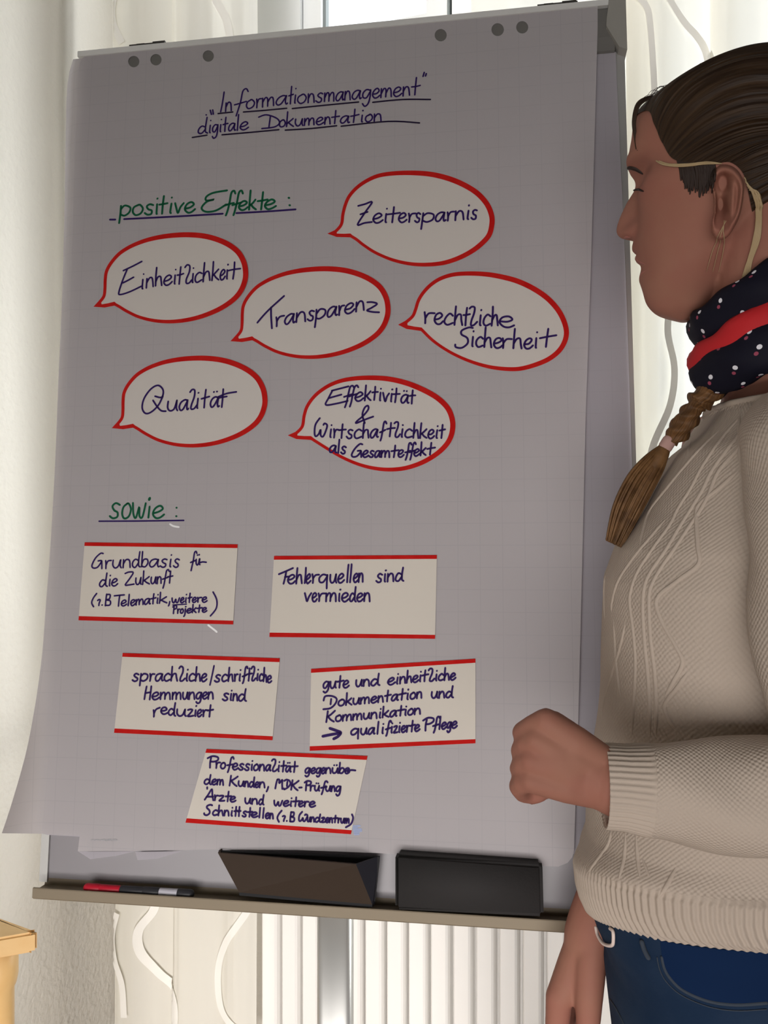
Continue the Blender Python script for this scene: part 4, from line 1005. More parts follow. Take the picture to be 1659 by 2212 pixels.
# --- boxes and pens in the tray
def ph(px, py, w): q = bp(px, py, w); return np.array((q[0], q[1], w))
def to_world(v): return [tuple(BM @ Vector(q)) for q in v]
TLf, TRf = ph(470.5, 1842, .020), ph(769, 1867, .040); BRf, BLf = ph(804, 1954, .0215), ph(517, 1928, .0195)
TLb, TRb, BRb, BLb = ph(474, 1836, .0135), ph(821, 1849, .0135), ph(811, 1945, .0135), ph(519, 1926, .0135)
vf = min(BRf[1], BLf[1])
Mo = BM @ Matrix.Translation(((BLf[0]+BRf[0])/2, vf, 0.03))
Mi = Mo.inverted()
box = empty('pen_box', (0, 0, 0), 'open dark brown box with sloping sides standing in the pen tray', 'box', mat=Mo)
def panel(name, q, m, th=0.0028):
    q = [np.array(p, float) for p in q]; nn = np.cross(q[1]-q[0], q[3]-q[0]); nn /= np.linalg.norm(nn)
    b = MB(); b.hexa(to_world([*q, *[p + nn*th for p in q]])); return b.build(name, m, box)
panel('front_panel', [BLf, BRf, TRf, TLf], M_BROWN, -0.003)
panel('side_panel', [BRf, BRb, TRb, TRf], mat('navy_side', (0.022, 0.022, 0.03), 0.7), -0.003)
panel('side_panel', [BLb, BLf, TLf, TLb], M_BROWN, -0.003)
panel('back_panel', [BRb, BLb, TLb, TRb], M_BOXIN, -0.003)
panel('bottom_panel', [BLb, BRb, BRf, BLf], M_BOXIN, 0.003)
# black box beside it
W2 = 0.031
q = [ph(853, 1967, W2), ph(1175, 1983, W2), ph(1172, 1868, W2), ph(853, 1846, W2)]
zb = 0.001
back = [p*[1, 1, 0] + (0, 0.0, zb) for p in q]
c0 = (q[0]+q[1])/2
Mo = BM @ Matrix.Translation((c0[0], c0[1], 0.03))
bx = empty('storage_box', (0, 0, 0), 'black oblong box standing in the pen tray right of the brown box', 'box', mat=Mo)
bmx = bmesh.new()
vs = [bmx.verts.new(Vector(p)) for p in to_world(back + q)]
for f in ((3,2,1,0),(4,5,6,7),(0,1,5,4),(1,2,6,5),(2,3,7,6),(3,0,4,7)): bmx.faces.new([vs[i] for i in f])
bmesh.ops.bevel(bmx, geom=bmx.edges[:], offset=0.004, segments=3, affect='EDGES')
bmx.verts.index_update()
mk('body', [tuple(v.co) for v in bmx.verts], [[v.index for v in f.verts] for f in bmx.faces], M_BLACK, bx, True)
bmx.free()
# markers lying in the tray
def marker(x0, x1, ybase, m_body, m_cap, label, capside, d=0.0050):
    u0 = bp(x0, 1922, 0.03)[0]; u1 = bp(x1, 1922, 0.03)[0]
    v_ = trayfloor + d*1.02; wv = 0.0165
    Mo = BM @ Matrix.Translation(((u0+u1)/2, trayfloor, wv))
    r = empty('marker_pen', (0, 0, 0), label, 'marker', mat=Mo)
    L = u1 - u0
    ca = u0 + L*0.62 if capside > 0 else u0; cb = u1 if capside > 0 else u0 + L*0.38
    ba = u0 if capside > 0 else u0 + L*0.36; bb = u0 + L*0.64 if capside > 0 else u1
    b = MB(); b.tube(to_world([(ba, v_, wv), ((ba+bb)/2, v_, wv), (bb, v_, wv)]), d*0.93, 16); b.build('barrel', m_body, r, True)
    b = MB(); b.tube(to_world([(ca, v_, wv), ((ca+cb)/2, v_, wv), (cb, v_, wv)]), d, 16); b.build('cap', m_cap, r, True)
marker(176, 246, 1920, M_PENRED, M_PENRED, 'red marker pen lying at the left in the pen tray', -1)
marker(252, 332, 1925, M_PENBLACK, M_PENBLACK, 'black marker pen lying in the tray right of the red one', 1)
marker(336, 402, 1930, M_PENWHITE, M_PENBLACK, 'pale marker pen with black cap lying in the tray', 1)
# ------------------------------------------------------------------ the person (built in photographer space x right, d forward, z up)
def nrm(a): a = np.asarray(a, float); return a / np.linalg.norm(a)
def pp(*q): return np.array([Pc(*a) for a in q])
PHI_B = math.radians(10)
FB_ = np.array([-math.cos(PHI_B), math.sin(PHI_B), 0]); LB_ = np.array([-math.sin(PHI_B), -math.cos(PHI_B), 0]); UZ = np.array([0, 0, 1.0])
person = empty('person', W3(0.33, 0.74, -CAMZ), 'person in cream cable knit sweater, dotted scarf and jeans reading the flipchart, fist raised', 'person')

# --- head frame
ph_, pt_, rl_ = math.radians(33), math.radians(-3), math.radians(4)
F0 = np.array([-math.cos(ph_), math.sin(ph_), 0]); L0 = np.array([-math.sin(ph_), -math.cos(ph_), 0])
HF = F0*math.cos(pt_) + UZ*math.sin(pt_); HU = UZ*math.cos(pt_) - F0*math.sin(pt_)
HU, HL = HU*math.cos(rl_) + L0*math.sin(rl_), L0*math.cos(rl_) - HU*math.sin(rl_)
HS = 0.0101
NOSE = np.array([11.35, 0, 7.7])
HO = Pc(1331, 498, 0.775) - HS*(HF*NOSE[0] + HU*NOSE[2])
def H(f, l, u): return HO + HS*(np.multiply.outer(np.asarray(f, float), HF) + np.multiply.outer(np.asarray(l, float), HL) + np.multiply.outer(np.asarray(u, float), HU))

def smooth_interp(x, xs, ys):     # monotone-ish cubic through the knots
    xs = np.asarray(xs, float); ys = np.asarray(ys, float)
    m = np.gradient(ys, xs)
    i = np.clip(np.searchsorted(xs, x) - 1, 0, len(xs)-2)
    h = xs[i+1]-xs[i]; t = np.clip((x-xs[i])/h, 0, 1)
    return (2*t**3-3*t**2+1)*ys[i] + (t**3-2*t**2+t)*h*m[i] + (-2*t**3+3*t**2)*ys[i+1] + (t**3-t**2)*h*m[i+1]
UK = [-0.9, -0.3, 0.5, 1.5, 2.6, 3.3, 4, 5, 6.5, 8, 10, 11, 12, 13, 14, 15, 16, 17, 18, 19, 20, 21, 22, 22.5]
FK = [6.0, 7.7, 8.7, 9.15, 9.1, 9.2, 9.45, 9.65, 9.6, 9.4, 9.3, 9.1, 9.3, 9.85, 10.05, 10.0, 9.85, 9.5, 8.9, 7.8, 6.2, 4.0, 1.2, -0.5]
BK = [5.6, 4.2, 3.2, 2.0, 0.6, -0.6, -1.8, -3.6, -6, -7.4, -8.5, -8.9, -9.2, -9.4, -9.4, -9.3, -9, -8.5, -7.8, -6.9, -5.7, -4.3, -2.6, -1.5]
WK = [1.0, 2.3, 3.2, 4.1, 4.8, 5.1, 5.4, 5.7, 6.1, 6.45, 6.85, 7.0, 7.1, 7.25, 7.4, 7.45, 7.4, 7.15, 6.7, 6.0, 5.0, 3.8, 2.0, 0.6]
nu_, nth = 230, 200
us = np.linspace(-0.9, 22.5, nu_)
th = np.linspace(0, 2*np.pi, nth, endpoint=False)
Uu, TH = np.meshgrid(us, th, indexing='ij')
fb = smooth_interp(Uu, UK, FK); bk = smooth_interp(Uu, UK, BK); wd = smooth_interp(Uu, UK, WK)
cen = (fb + bk)/2; rad_f = (fb - bk)/2
ex = 2/2.25
f_ = cen + rad_f*np.sign(np.cos(TH))*np.abs(np.cos(TH))**ex
l_ = wd*np.sign(np.sin(TH))*np.abs(np.sin(TH))**ex
front = np.clip(np.cos(TH)*4, 0, 1)
g = lambda x, m, s: np.exp(-((x-m)/s)**2)
nose = smooth_interp(Uu, [-2, 5.9, 6.25, 6.55, 6.85, 7.2, 7.6, 8.0, 8.6, 9.4, 10.3, 11.1, 11.8, 12.4, 23], [0, 0, .25, 1.0, 1.95, 2.35, 2.42, 2.3, 1.95, 1.55, 1.15, .75, .35, 0.05, 0])
nsig = np.interp(Uu, [6.2, 7.2, 8.2, 9.5, 11.5, 12.5], [1.5, 1.35, 1.05, .85, .8, 1.2])
f_ = f_ + front*nose*np.exp(-(np.abs(l_)/nsig)**2.4)
f_ += front*(0.55*g(Uu, 7.0, .6)*(g(l_, 1.5, .55) + g(l_, -1.5, .55)))          # nostril wings
f_ += front*(1.05*g(Uu, 5.45, .6)*np.exp(-(np.abs(l_)/2.0)**2.4) + 0.98*g(Uu, 4.15, .5)*np.exp(-(np.abs(l_)/1.9)**2.4) - 0.40*g(Uu, 4.82, .2)*np.exp(-(np.abs(l_)/2.2)**4) - 0.25*g(Uu, 3.1, .5)*g(l_, 0, 1.8))
f_ += front*0.35*g(Uu, 1.4, .8)*g(l_, 0, 1.6)
for s in (-1, 1):
    f_ += front*(-1.25*g(Uu, 11.3, .95)*g(l_, s*3.2, 1.55) + 0.65*g(Uu, 11.1, .62)*g(l_, s*3.2, 1.05) + 0.42*g(Uu, 12.9, .6)*g(l_, s*2.9, 1.8) + 0.35*g(Uu, 9.4, 1.3)*g(l_, s*4.6, 1.5))
    l_ = l_ + s*front*0.25*g(Uu, 9.3, 1.2)*g(l_, s*5.8, 1.2)
def CR(u): return np.where(u > 13, 13 + (u-13)*.64, np.where(u < 4, 4 - (4-u)*1.2, u))
fix = np.interp(Uu, np.linspace(-.9, 21, 110), [0.65,0.65,0.65,0.69,0.73,0.76,0.77,0.75,0.71,0.66,0.61,0.59,0.61,0.69,0.83,1.03,1.25,1.43,1.51,1.47,1.29,1.04,0.75,0.49,0.3,0.28,0.4,0.56,0.62,0.52,0.3,0.07,-0.05,-0.02,0.08,0.12,0.14,0.16,0.05,-0.04,-0.05,0.01,0.07,0.12,0.16,0.21,0.25,0.28,0.3,0.29,0.26,0.23,0.2,0.17,0.13,0.09,0.04,0.01,-0.02,-0.03,0.0,0.05,0.13,0.23,0.35,0.49,0.56,0.5,0.29,0.04,-0.16,-0.25,-0.29,-0.31,-0.34,-0.37,-0.41,-0.45,-0.48,-0.5,-0.51,-0.51,-0.5,-0.49,-0.46,-0.41,-0.36,-0.3,-0.24,-0.16,-0.08,0.01,0.12,0.23,0.35,0.45,0.48,0.45,0.36,0.28,0.2,0.15,0.11,0.08,0.06,0.04,0.03,0.02,0.02,0.02])
fsg = np.interp(Uu, [0, 2, 3.4, 5, 7, 10, 12, 14, 17], [3.0, 2.6, 2.2, 2.1, 1.2, 1.2, 3.4, 4.2, 6.0])
f_ = f_ + front*fix*np.exp(-(np.abs(l_)/fsg)**2.2)
f_ = f_*.95
hv = H(f_.ravel(), l_.ravel(), CR(Uu).ravel())
hf = grid_faces(nu_, nth, True) + [tuple(range(nth))[::-1], tuple((nu_-1)*nth + k for k in range(nth))]
bvh_head = BVHTree.FromPolygons([tuple(p) for p in hv], hf)

def cast(bvh, px, py):
    d = Vector(((px-829.5)/FPX, 1.0, (1106-py)/FPX)).normalized()
    r = bvh.ray_cast(Vector((0, 0, 0)), d)
    return r
def drape(bvh, pts, off, sub=6):
    q = catmull(pts, sub); out = []
    dprev = None
    for x, y in q:
        loc, nor, idx, dist = cast(bvh, x, y)
        if loc is None:
            if dprev is None: continue
            p = Pc(x, y, dprev)
        else:
            dprev = loc.y
            if nor.dot(loc) > 0: nor = -nor
            p = np.array(loc + nor*off)
        out.append(p)
    return np.array(out)

# --- torso rows (shared by skin and sweater)
SIL = [(780, 1600), (820, 1562), (850, 1543), (880, 1527), (920, 1503), (950, 1480), (981, 1444), (1040, 1410), (1107, 1377), (1183, 1328), (1252, 1304), (1343, 1300), (1487, 1295), (1560, 1289), (1680, 1279), (1755, 1270), (1817, 1262), (1854, 1245), (1890, 1239), (1930, 1243), (1957, 1250), (1985, 1262), (2003, 1275), (2060, 1296), (2110, 1294), (2212, 1305), (2330, 1318)]
AK = [(780, .055), (850, .062), (900, .072), (960, .092), (1050, .108), (1200, .122), (1400, .118), (1700, .112), (1880, .120), (2003, .113), (2060, .108), (2330, .112)]
BK_ = [(780, .058), (835, .070), (870, .098), (910, .125), (960, .142), (1100, .145), (1300, .145), (1700, .135), (1880, .145), (2003, .150), (2330, .158)]
DCEN = 0.74
def ti(tab, y): return float(np.interp(y, [t[0] for t in tab], [t[1] for t in tab]))
def row(y, th, inset=0.0, sil=None):
    z = (1106 - y)/FPX*DCEN
    A = ti(AK, y) - inset; B = ti(BK_, y) - inset
    e = 2/2.2
    c = np.cos(th); s = np.sin(th)
    q = A*np.sign(c)[:, None]*np.abs(c)[:, None]**e*FB_ + B*np.sign(s)[:, None]*np.abs(s)[:, None]**e*LB_
    target = ti(SIL, y) if sil is None else sil
    x = 0.33
    for _ in range(8):
        pts = q + np.array([x, DCEN, z])
        px = 829.5 + FPX*pts[:, 0]/pts[:, 1]
        x += (target + inset/DCEN*FPX - px.min())/FPX*DCEN
    return q + np.array([x, DCEN, z])
thr = np.linspace(0, 2*np.pi, 90, endpoint=False)

# --- skin: pieces fused into one continuous body
sk = MB(); sk.add(hv, hf)
neck_lo = row(850, thr).mean(0)
n_hi = H(-2.2, 0, 4.5)
sk.tube([H(-2.0, 0, 9), n_hi, (n_hi + neck_lo)/2 + 0.004*FB_, neck_lo, neck_lo - 0.06*UZ], [.050, .053, .053, .058, .062], 36)
ys_ = np.linspace(2040, 800, 40)
rows = np.concatenate([row(y, thr, 0.007 + 0.010*np.clip((y-1600)/100, 0, 1)) for y in ys_])
sk.add(rows, grid_faces(len(ys_), 90, True) + [tuple(range(90))[::-1], tuple((len(ys_)-1)*90 + k for k in range(90))])
# left arm inside its sleeve, fist at the end
LA = pp((1720, 960, .615), (1772, 1120, .58), (1775, 1320, .565), (1800, 1500, .553), (1850, 1640, .545), (1780, 1708, .545), (1659, 1714, .555), (1540, 1714, .565), (1420, 1706, .573), (1330, 1690, .576))
sk.tube(catmull(LA, 6), np.interp(np.linspace(0, 1, 9*6+1), [0, .3, .5, .65, .8, 1], [.033, .036, .036, .035, .032, .0245]), 24)
DF = 0.576
kp = DF/FPX                       # metres per pixel at the fist
def cap(q, r): sk.tube(pp(*q), [x*kp for x in r], 18)
mcp = [((1178, 1558), 30), ((1158, 1598), 30), ((1148, 1642), 29), ((1146, 1685), 27)]
wr = [((1306, 1648), 36), ((1312, 1676), 38), ((1310, 1700), 38), ((1300, 1716), 34)]
for (m_, mr), (w_, wr_) in zip(mcp, wr):
    mid = ((m_[0]*0.5 + w_[0]*0.5), (m_[1]*0.5 + w_[1]*0.5))
    cap([(*m_, DF), (*mid, DF - .003), (*w_, DF), (w_[0]+50, 1690, DF)], [mr, (mr+wr_)/2 + 3, wr_, 44])
    cap([(m_[0]+14, m_[1]+4, DF+.020), (*mid, DF+.018), (*w_, DF+.012)], [mr, (mr+wr_)/2 + 4, wr_])
sk.ell(Pc(1218, 1645, DF+.004), np.array([nrm((1, 0, -.35))*86*kp, np.array([0, 1, 0])*.019, nrm((.35, 0, 1))*66*kp]), 40, 28)
sk.ell(Pc(1282, 1678, DF+.004), np.array([np.array([1, 0, 0])*58*kp, np.array([0, 1, 0])*.021, np.array([0, 0, 1])*66*kp]), 40, 28)
pip = [((1130, 1583), 25), ((1126, 1622), 24.5), ((1123, 1660), 23.5), ((1121, 1698), 23)]
for i, ((m_, mr), (p_, pr_)) in enumerate(zip(mcp, pip)):
    cap([(*m_, DF+.002), ((m_[0]+p_[0])/2 - 3, (m_[1]+p_[1])/2, DF+.006), (*p_, DF+.016)], [mr-2, pr_+1, pr_])
    cap([(*p_, DF+.016), (p_[0]+6, p_[1]+4, DF+.032), (p_[0]+26, p_[1]+8, DF+.042)], [pr_, pr_-1, pr_-3])
    cap([(p_[0]+26, p_[1]+8, DF+.042), (p_[0]+52, p_[1]+2, DF+.036)], [pr_-3, pr_-5])
cap([(1121, 1700, DF+.012), (1130, 1715, DF+.022), (1152, 1722, DF+.024), (1168, 1720, DF+.020)], [22, 20, 17, 14])   # little finger curled under
cap([(1280, 1630, DF+.02), (1225, 1590, DF+.040), (1170, 1585, DF+.055), (1140, 1610, DF+.062)], [34, 28, 24, 20])      # thumb, on the far side
# right arm, hanging in front of the far hip
RA = pp((1560, 960, .86), (1520, 1150, .865), (1470, 1450, .86), (1420, 1660, .845), (1345, 1860, .815), (1288, 1985, .80), (1268, 2035, .80))
sk.tube(catmull(RA, 6), np.interp(np.linspace(0, 1, 37), [0, .4, .6, .85, 1], [.040, .037, .033, .026, .0235]), 24)
k2 = .80/FPX
def cap2(q, r): sk.tube(pp(*q), [x*k2 for x in r], 18)
cap2([(1272, 2020, .80), (1240, 2090, .80), (1212, 2150, .795)], [44, 38, 31])
cap2([(1276, 2020, .81), (1255, 2090, .82), (1240, 2155, .82)], [44, 38, 30])
cap2([(1280, 2025, .82), (1268, 2095, .84), (1262, 2155, .845)], [40, 34, 28])
cap2([(1284, 2025, .79), (1276, 2085, .785), (1272, 2150, .78), (1270, 2215, .778), (1262, 2250, .78)], [36, 33, 30, 25, 21])   # thumb
for i, (dx, dd, r) in enumerate(((0, 0, 29), (14, .022, 28), (28, .044, 26), (40, .062, 22))):
    cap2([(1208+dx, 2150, .795+dd), (1204+dx, 2215, .797+dd), (1216+dx, 2268, .80+dd), (1240+dx, 2290, .80+dd)], [r, r-3, r-6, r-8])
raw = mk('body_raw', W3n(np.concatenate(sk.v)), sk.f, None)
rm = raw.modifiers.new('fuse', 'REMESH'); rm.mode = 'VOXEL'; rm.voxel_size = 0.0019; rm.adaptivity = 0
sm = raw.modifiers.new('soften', 'SMOOTH'); sm.factor = 0.5; sm.iterations = 5
dg = bpy.context.evaluated_depsgraph_get()
me = bpy.data.meshes.new_from_object(raw.evaluated_get(dg))
bvn = len(me.vertices); bco = np.empty(bvn*3); me.vertices.foreach_get('co', bco); bco = bco.reshape(-1, 3)
bfs = [tuple(p.vertices) for p in me.polygons]
bpy.data.objects.remove(raw); bpy.data.meshes.remove(me)
def W2C(v):                       # world -> photographer space
    v = np.asarray(v, float); x, y, z = v[:, 0], v[:, 1], v[:, 2] - CAMZ
    return np.stack([x*CA + y*SA, -x*SA + y*CA, z], 1)
bc = W2C(bco)
# --- the left ear as relief on the side of the head
ear_out = [(1557,356),(1545,366),(1538,381),(1536,400),(1540,420),(1542,440),(1541,463),(1537,485),(1540,505),(1554,518),(1571,512),(1587,490),(1599,463),(1606,425),(1607,396),(1596,371),(1577,357)]
eo = catmull(ear_out, 8, closed=True)
ec = np.array((1566., 436.))
bvh0 = BVHTree.FromPolygons([tuple(p) for p in bc], bfs)
hit = cast(bvh0, 1552, 450)[0]; d_e = hit.y if hit else 0.62
nr_ = 26; V = []
na = len(eo)
for i in range(nr_):
    r = i/(nr_-1)
    for k in range(na):
        q = ec + (eo[k]-ec)*r
        x = (q[0]-1536)/70.0; y = (436-q[1])/80.0        # x 0 front..1 back, y -1 lobe..1 top
        a = math.atan2(y, (q[0]-ec[0])/36.0)
        helix = math.exp(-((r-.86)/.13)**2)*(1.0 if y > -.45 else max(0, 1-(-.45-y)*2.2))*(1 if not (x < .12 and -.35 < y < .3) else .55)
        anti = .75*math.exp(-((x-.66-.06*y)/.11)**2)*math.exp(-((y-.0)/.62)**4)
        concha = -1.75*math.exp(-((x-.30)/.17)**2-((y+.12)/.32)**2)
        fossa = -1.5*math.exp(-((x-.38)/.15)**2-((y-.50)/.22)**2)
        trag = .7*math.exp(-((x-.10)/.08)**2-((y+.15)/.15)**2)
        lobe = .35*math.exp(-((y+.85)/.3)**2)
        h = .0072*(helix+anti+concha+fossa+trag+lobe)
        edge = max(0, (r-.9)/.1)
        h -= .004*edge**2
        dd = d_e - .007 - .019*x - h
        hd = cast(bvh0, q[0], q[1])[0]
        if hd is not None: dd = min(dd, hd.y - .0012)
        V.append(Pc(q[0], q[1], dd))
for k in range(na):
    q = ec + (eo[k]-ec)*1.0; x = (q[0]-1536)/70.0
    V.append(Pc(q[0], q[1], d_e - .010*x + .006))
for k in range(na):
    q = ec + (eo[k]-ec)*.6; x = (q[0]-1536)/70.0
    V.append(Pc(q[0], q[1], d_e + .014))
ef = grid_faces(nr_ + 2, na, True) + [tuple((nr_+1)*na + k for k in range(na))]
allv = np.concatenate([bc, np.array(V)]); allf = bfs + [tuple(i + len(bc) for i in q) for q in ef]
body = mk('body', W3n(allv), allf, M_SKIN, person, True)
bvh_body = BVHTree.FromPolygons([tuple(p) for p in allv], allf)

# --- hair cap: strands swept from the hairline to a gather at the nape
HC = np.array([-0.5, 0, 13.0])
def loc_h(p):
    q = (np.asarray(p) - HO)/HS; return np.array([q @ HF, q @ HL, q @ HU])
hl = []
for x_, y_ in [(1384, 226), (1400, 240), (1416, 268), (1432, 305), (1450, 336), (1478, 350), (1512, 354), (1548, 352), (1580, 350), (1606, 374), (1618, 420), (1628, 470), (1645, 520), (1670, 560)]:
    h_ = cast(bvh_head, x_, y_)[0]
    if h_ is not None: hl.append(loc_h(h_))
fm = hl[0].copy(); fm[1] = 0; fm[0] += .35; fm[2] += .2
hl = [fm] + hl + [np.array((-7.6, 1.5, 3.6))]
hl = hl + [np.array((q[0], -q[1], q[2])) for q in hl[::-1][1:-1]] + [fm*[1, 1, 1] + (0, -.01, 0)]
hlc = catmull(hl, 16)
Gd = nrm(np.array([-8.6, -3.2, 6.0]) - HC)
ni, nj = len(hlc), 70
hv2 = []; uvh = []
for i, q in enumerate(hlc):
    wq = np.clip((q[2]-8.0)/6.5, 0, 1); d0 = nrm(q - HC); dm = np.array([-.75+.75*wq, 1.15*d0[1], -.55+1.75*wq])*1.15; om = math.acos(np.clip(np.dot(d0, Gd), -1, 1))
    s_noise = 0.16*math.sin(i*0.9) + 0.12*math.sin(i*2.3 + 1) + 0.1*rng.normal()
    # the sides droop over the ears instead of following the great arc
    for j in range(nj):
        t = j/(nj-1)
        d = (1-t)**2*d0 + 2*t*(1-t)*dm + t*t*Gd
        d = nrm(d)
        wdir = HF*d[0] + HL*d[1] + HU*d[2]
        o = H(*HC)
        r = bvh_head.ray_cast(Vector(o + wdir*0.4), Vector(-wdir))
        base = np.array(r[0]) if r[0] is not None else o + wdir*.09
        tk = 0.15 + 0.5*(1-math.exp(-t/0.14))
        tk = tk + s_noise*(1-math.exp(-t/0.1))*0.55
        if t > .93: tk *= 1 - .5*(t-.93)/.07
        hv2.append(base + wdir*HS*tk)
        uvh.append((t*2, i/ni*3))
hair = mk('hair', W3n(np.array(hv2)), grid_faces(ni, nj), M_HAIR, person, True, uv=uvh)
bvh_hair = BVHTree.FromPolygons([tuple(p) for p in hv2], grid_faces(ni, nj))
hb_v = np.concatenate([allv, np.array(hv2)]); hb_f = allf + [tuple(i+len(allv) for i in q) for q in grid_faces(ni, nj)]
bvh_hb = BVHTree.FromPolygons([tuple(p) for p in hb_v], hb_f)

def strand(name, pts, wpx, m, bvh=None, d=None, off=.002, parent=None, n=7, tap=True):
    if bvh is not None: q = drape(bvh, pts, off)
    else: q = catmull([Pc(x, y, dd) for x, y, dd in pts], 7)
    if len(q) < 3: return None
    k = np.linspace(0, 1, len(q)); w = wpx*q[:, 1].mean()/FPX/2
    rr = w*(0.35 + 0.65*np.sin(np.pi*np.clip(k*0.8+0.15, 0, 1))) if tap else np.full(len(q), w)
    v, f = tube(q, rr, n)
    return (W3n(v), f)
def strands(name, lst, m, parent=None):
    b = MB()
    for a in lst:
        if a: b.add(*a)
    return b.build(name, m, parent or person, True)
# short dark hair in front of the ear
sl = []
for k in range(90):
    t = rng.random(); x0 = 1462 + 84*t; y0 = 338 + 14*t + rng.uniform(-6, 6)
    y1 = 372 + 52*rng.random()**0.8*(0.55 + 0.45*math.sin(math.pi*t*0.95)) + 6*t
    x1 = x0 + (1508-x0)*0.25 + rng.uniform(-6, 10)
    sl.append(strand('', [(x0, y0), ((x0+x1)/2 + 3, (y0+y1)/2), (x1, y1)], 5.5, None, bvh_body, off=.0006))
strands('temple_hair', sl, M_LASH, hair)
# loose lock over the forehead, rooted in the hairline
hr_ = cast(bvh_hb, 1402, 216)[0]; dl = hr_.y if hr_ is not None else .74
hf_ = cast(bvh_body, 1374, 330)[0]; df = (hf_.y if hf_ is not None else dl) - .003
sl = [strand('', [(1418+k*4, 208+k, dl+.004), (1400+k*4, 209+k, dl), (1376+k*3, 224+k*2, dl*.6+df*.4), (1367+k*2.5, 262, dl*.3+df*.7), (1371+k*2, 300, df), (1374+k*3, 322+k*3, df)], 4.5, None) for k in range(3)]
strands('forelock', sl, M_HAIR, hair)
sl = [strand('', [(1424, 349), (1436, 357), (1460, 360), (1490, 359), (1520, 355), (1556, 354)], 5, None, bvh_body, off=.003),
      strand('', [(1430, 350), (1450, 357), (1490, 356), (1530, 351), (1560, 354)], 4, None, bvh_body, off=.003)]
for k in range(7):
    sl.append(strand('', [(1608+k*2, 384+k*4), (1628+k*2.2, 420), (1637+k*1.5, 470), (1630+k*2, 520), (1618+k*1.5, 565), (1604+k*3, 612)], 4.0, None, bvh_hb, off=.0035))
for k in range(3):
    sl.append(strand('', [(1568+k*3, 478), (1562-k*10, 530), (1550-k*13, 585)], 1.6, None, bvh_body, off=.002))
strands('blond_strands', sl, M_BLOND, hair)
# flyaway hairs along the crown
sl = []
for k in range(26):
    x0 = rng.uniform(1370, 1640); 
    yt = np.interp(x0, [1370, 1420, 1500, 1560, 1659], [222, 195, 150, 125, 112])
    sl.append(strand('', [(x0, yt+8, .70), (x0+18, yt-rng.uniform(2, 16), .70), (x0+50, yt-rng.uniform(8, 24), .70), (x0+85, yt-rng.uniform(4, 26)-12, .70)], 1.1, None))
strands('flyaway_hair', sl, M_LASH, hair)

# --- face details
def patch(name, pts, wpx, m, bvh=bvh_body, off=.0008, parent=None, flat=True):
    a = strand(name, pts, wpx, m, bvh, off=off)
    if a is None: return None
    return mk(name, a[0], a[1], m, parent or person, True)
patch('eyebrow', [(1354, 366), (1362, 362), (1374, 365), (1388, 375)], 12, M_LASH, off=-.0003)
patch('eyelashes', [(1362, 417), (1372, 411), (1381, 410), (1391, 413)], 5, M_LASH, off=.0006)
patch('upper_lip', [(1370, 552), (1376, 561), (1384, 567), (1398, 573)], 8, M_LIP, off=-.001)
patch('lower_lip', [(1381, 598), (1386, 590), (1399, 583)], 7, M_LIP, off=-.001)
patch('nostril', [(1348, 515), (1355, 512), (1362, 513)], 9, M_LIP, off=-.001)

# --- braid over the far shoulder
seg = [(1585, 800, .70, 26), (1558, 826, .705, 24), (1535, 845, .712, 21), (1512, 866, .718, 25), (1500, 880, .72, 17), (1484, 905, .724, 22), (1463, 935, .729, 21), (1448, 956, .732, 12)]
cc = catmull([Pc(a, b_, c) for a, b_, c, r in seg], 9)
rr = np.interp(np.linspace(0, 1, len(cc)), np.linspace(0, 1, len(seg)), [s[3]*s[2]/FPX for s in seg])
lump = 1 + 0.16*np.abs(np.sin(np.linspace(0, 5.3*np.pi, len(cc))))
braid = None
b = MB(); uvs = []
n = 22
t_, N_, B_ = frames(cc)
ang = np.linspace(0, 2*np.pi, n, endpoint=False)
vv = []
for i in range(len(cc)):
    tw = i*0.22
    rad_ = rr[i]*lump[i]*(1 + 0.14*np.cos(3*(ang - tw)))
    vv.append(cc[i] + rad_[:, None]*(np.cos(ang)[:, None]*N_[i] + np.sin(ang)[:, None]*B_[i]))
    uvs += [(i/len(cc)*2, k/n*2) for k in range(n)]
vv = np.concatenate(vv)
braid = mk('braid', W3n(vv), grid_faces(len(cc), n, True) + [tuple(range(n))[::-1], tuple((len(cc)-1)*n + k for k in range(n))], M_TAIL, person, True, uv=uvs)
b = MB(); b.tube([W3n(Pc(1446, 952, .731)), W3n(Pc(1442, 958, .732)), W3n(Pc(1437, 966, .733))], 15*.732/FPX, 16)
b.build('hair_tie', M_COLLAR, braid, True)
# loose tail below the tie: many strands fanning out
tl = []
for k in range(110):
    a = rng.uniform(-1, 1); e = rng.uniform(-1, 1); L_ = rng.uniform(.86, 1.0)
    P0 = (1440 + a*8, 962 + a*4, .733); 
    w1 = 26*a; w2 = 30*a; w3 = 17*a
    pts = [P0, (1412 + w1*.8, 1000 + w1*.45, .733 - e*.006), (1382 + w2*.9, 1045 + w2*.5, .734 - e*.009), (1352 + w2*.9, 1105 + w2*.4, .735 - e*.008), (1326 + w3, 1150 + (1175-1150)*L_ + a*8, .737 - e*.004)]
    tl.append(strand('', pts, 6.5, None, n=6))
cc2 = catmull([Pc(*q) for q in ((1440, 962, .733), (1415, 1000, .734), (1386, 1045, .736), (1357, 1100, .738), (1335, 1150, .74))], 8)
b = MB(); 
v, f = tube(cc2, np.interp(np.linspace(0, 1, len(cc2)), [0, .15, .5, .8, 1], [10*kp*1.2, 20*kp*1.2, 25*kp*1.2, 22*kp*1.2, 12*kp*1.2]), 14)
b.add(W3n(v), f)
for a in tl:
    if a: b.add(*a)
M_TAIL2 = mat('tail_hair', (0.085, 0.040, 0.014), 0.5, spec=0.25, noise=(90, (0.19, 0.098, 0.038), 0.8))
b.build('hair_tail', M_TAIL2, braid, True)

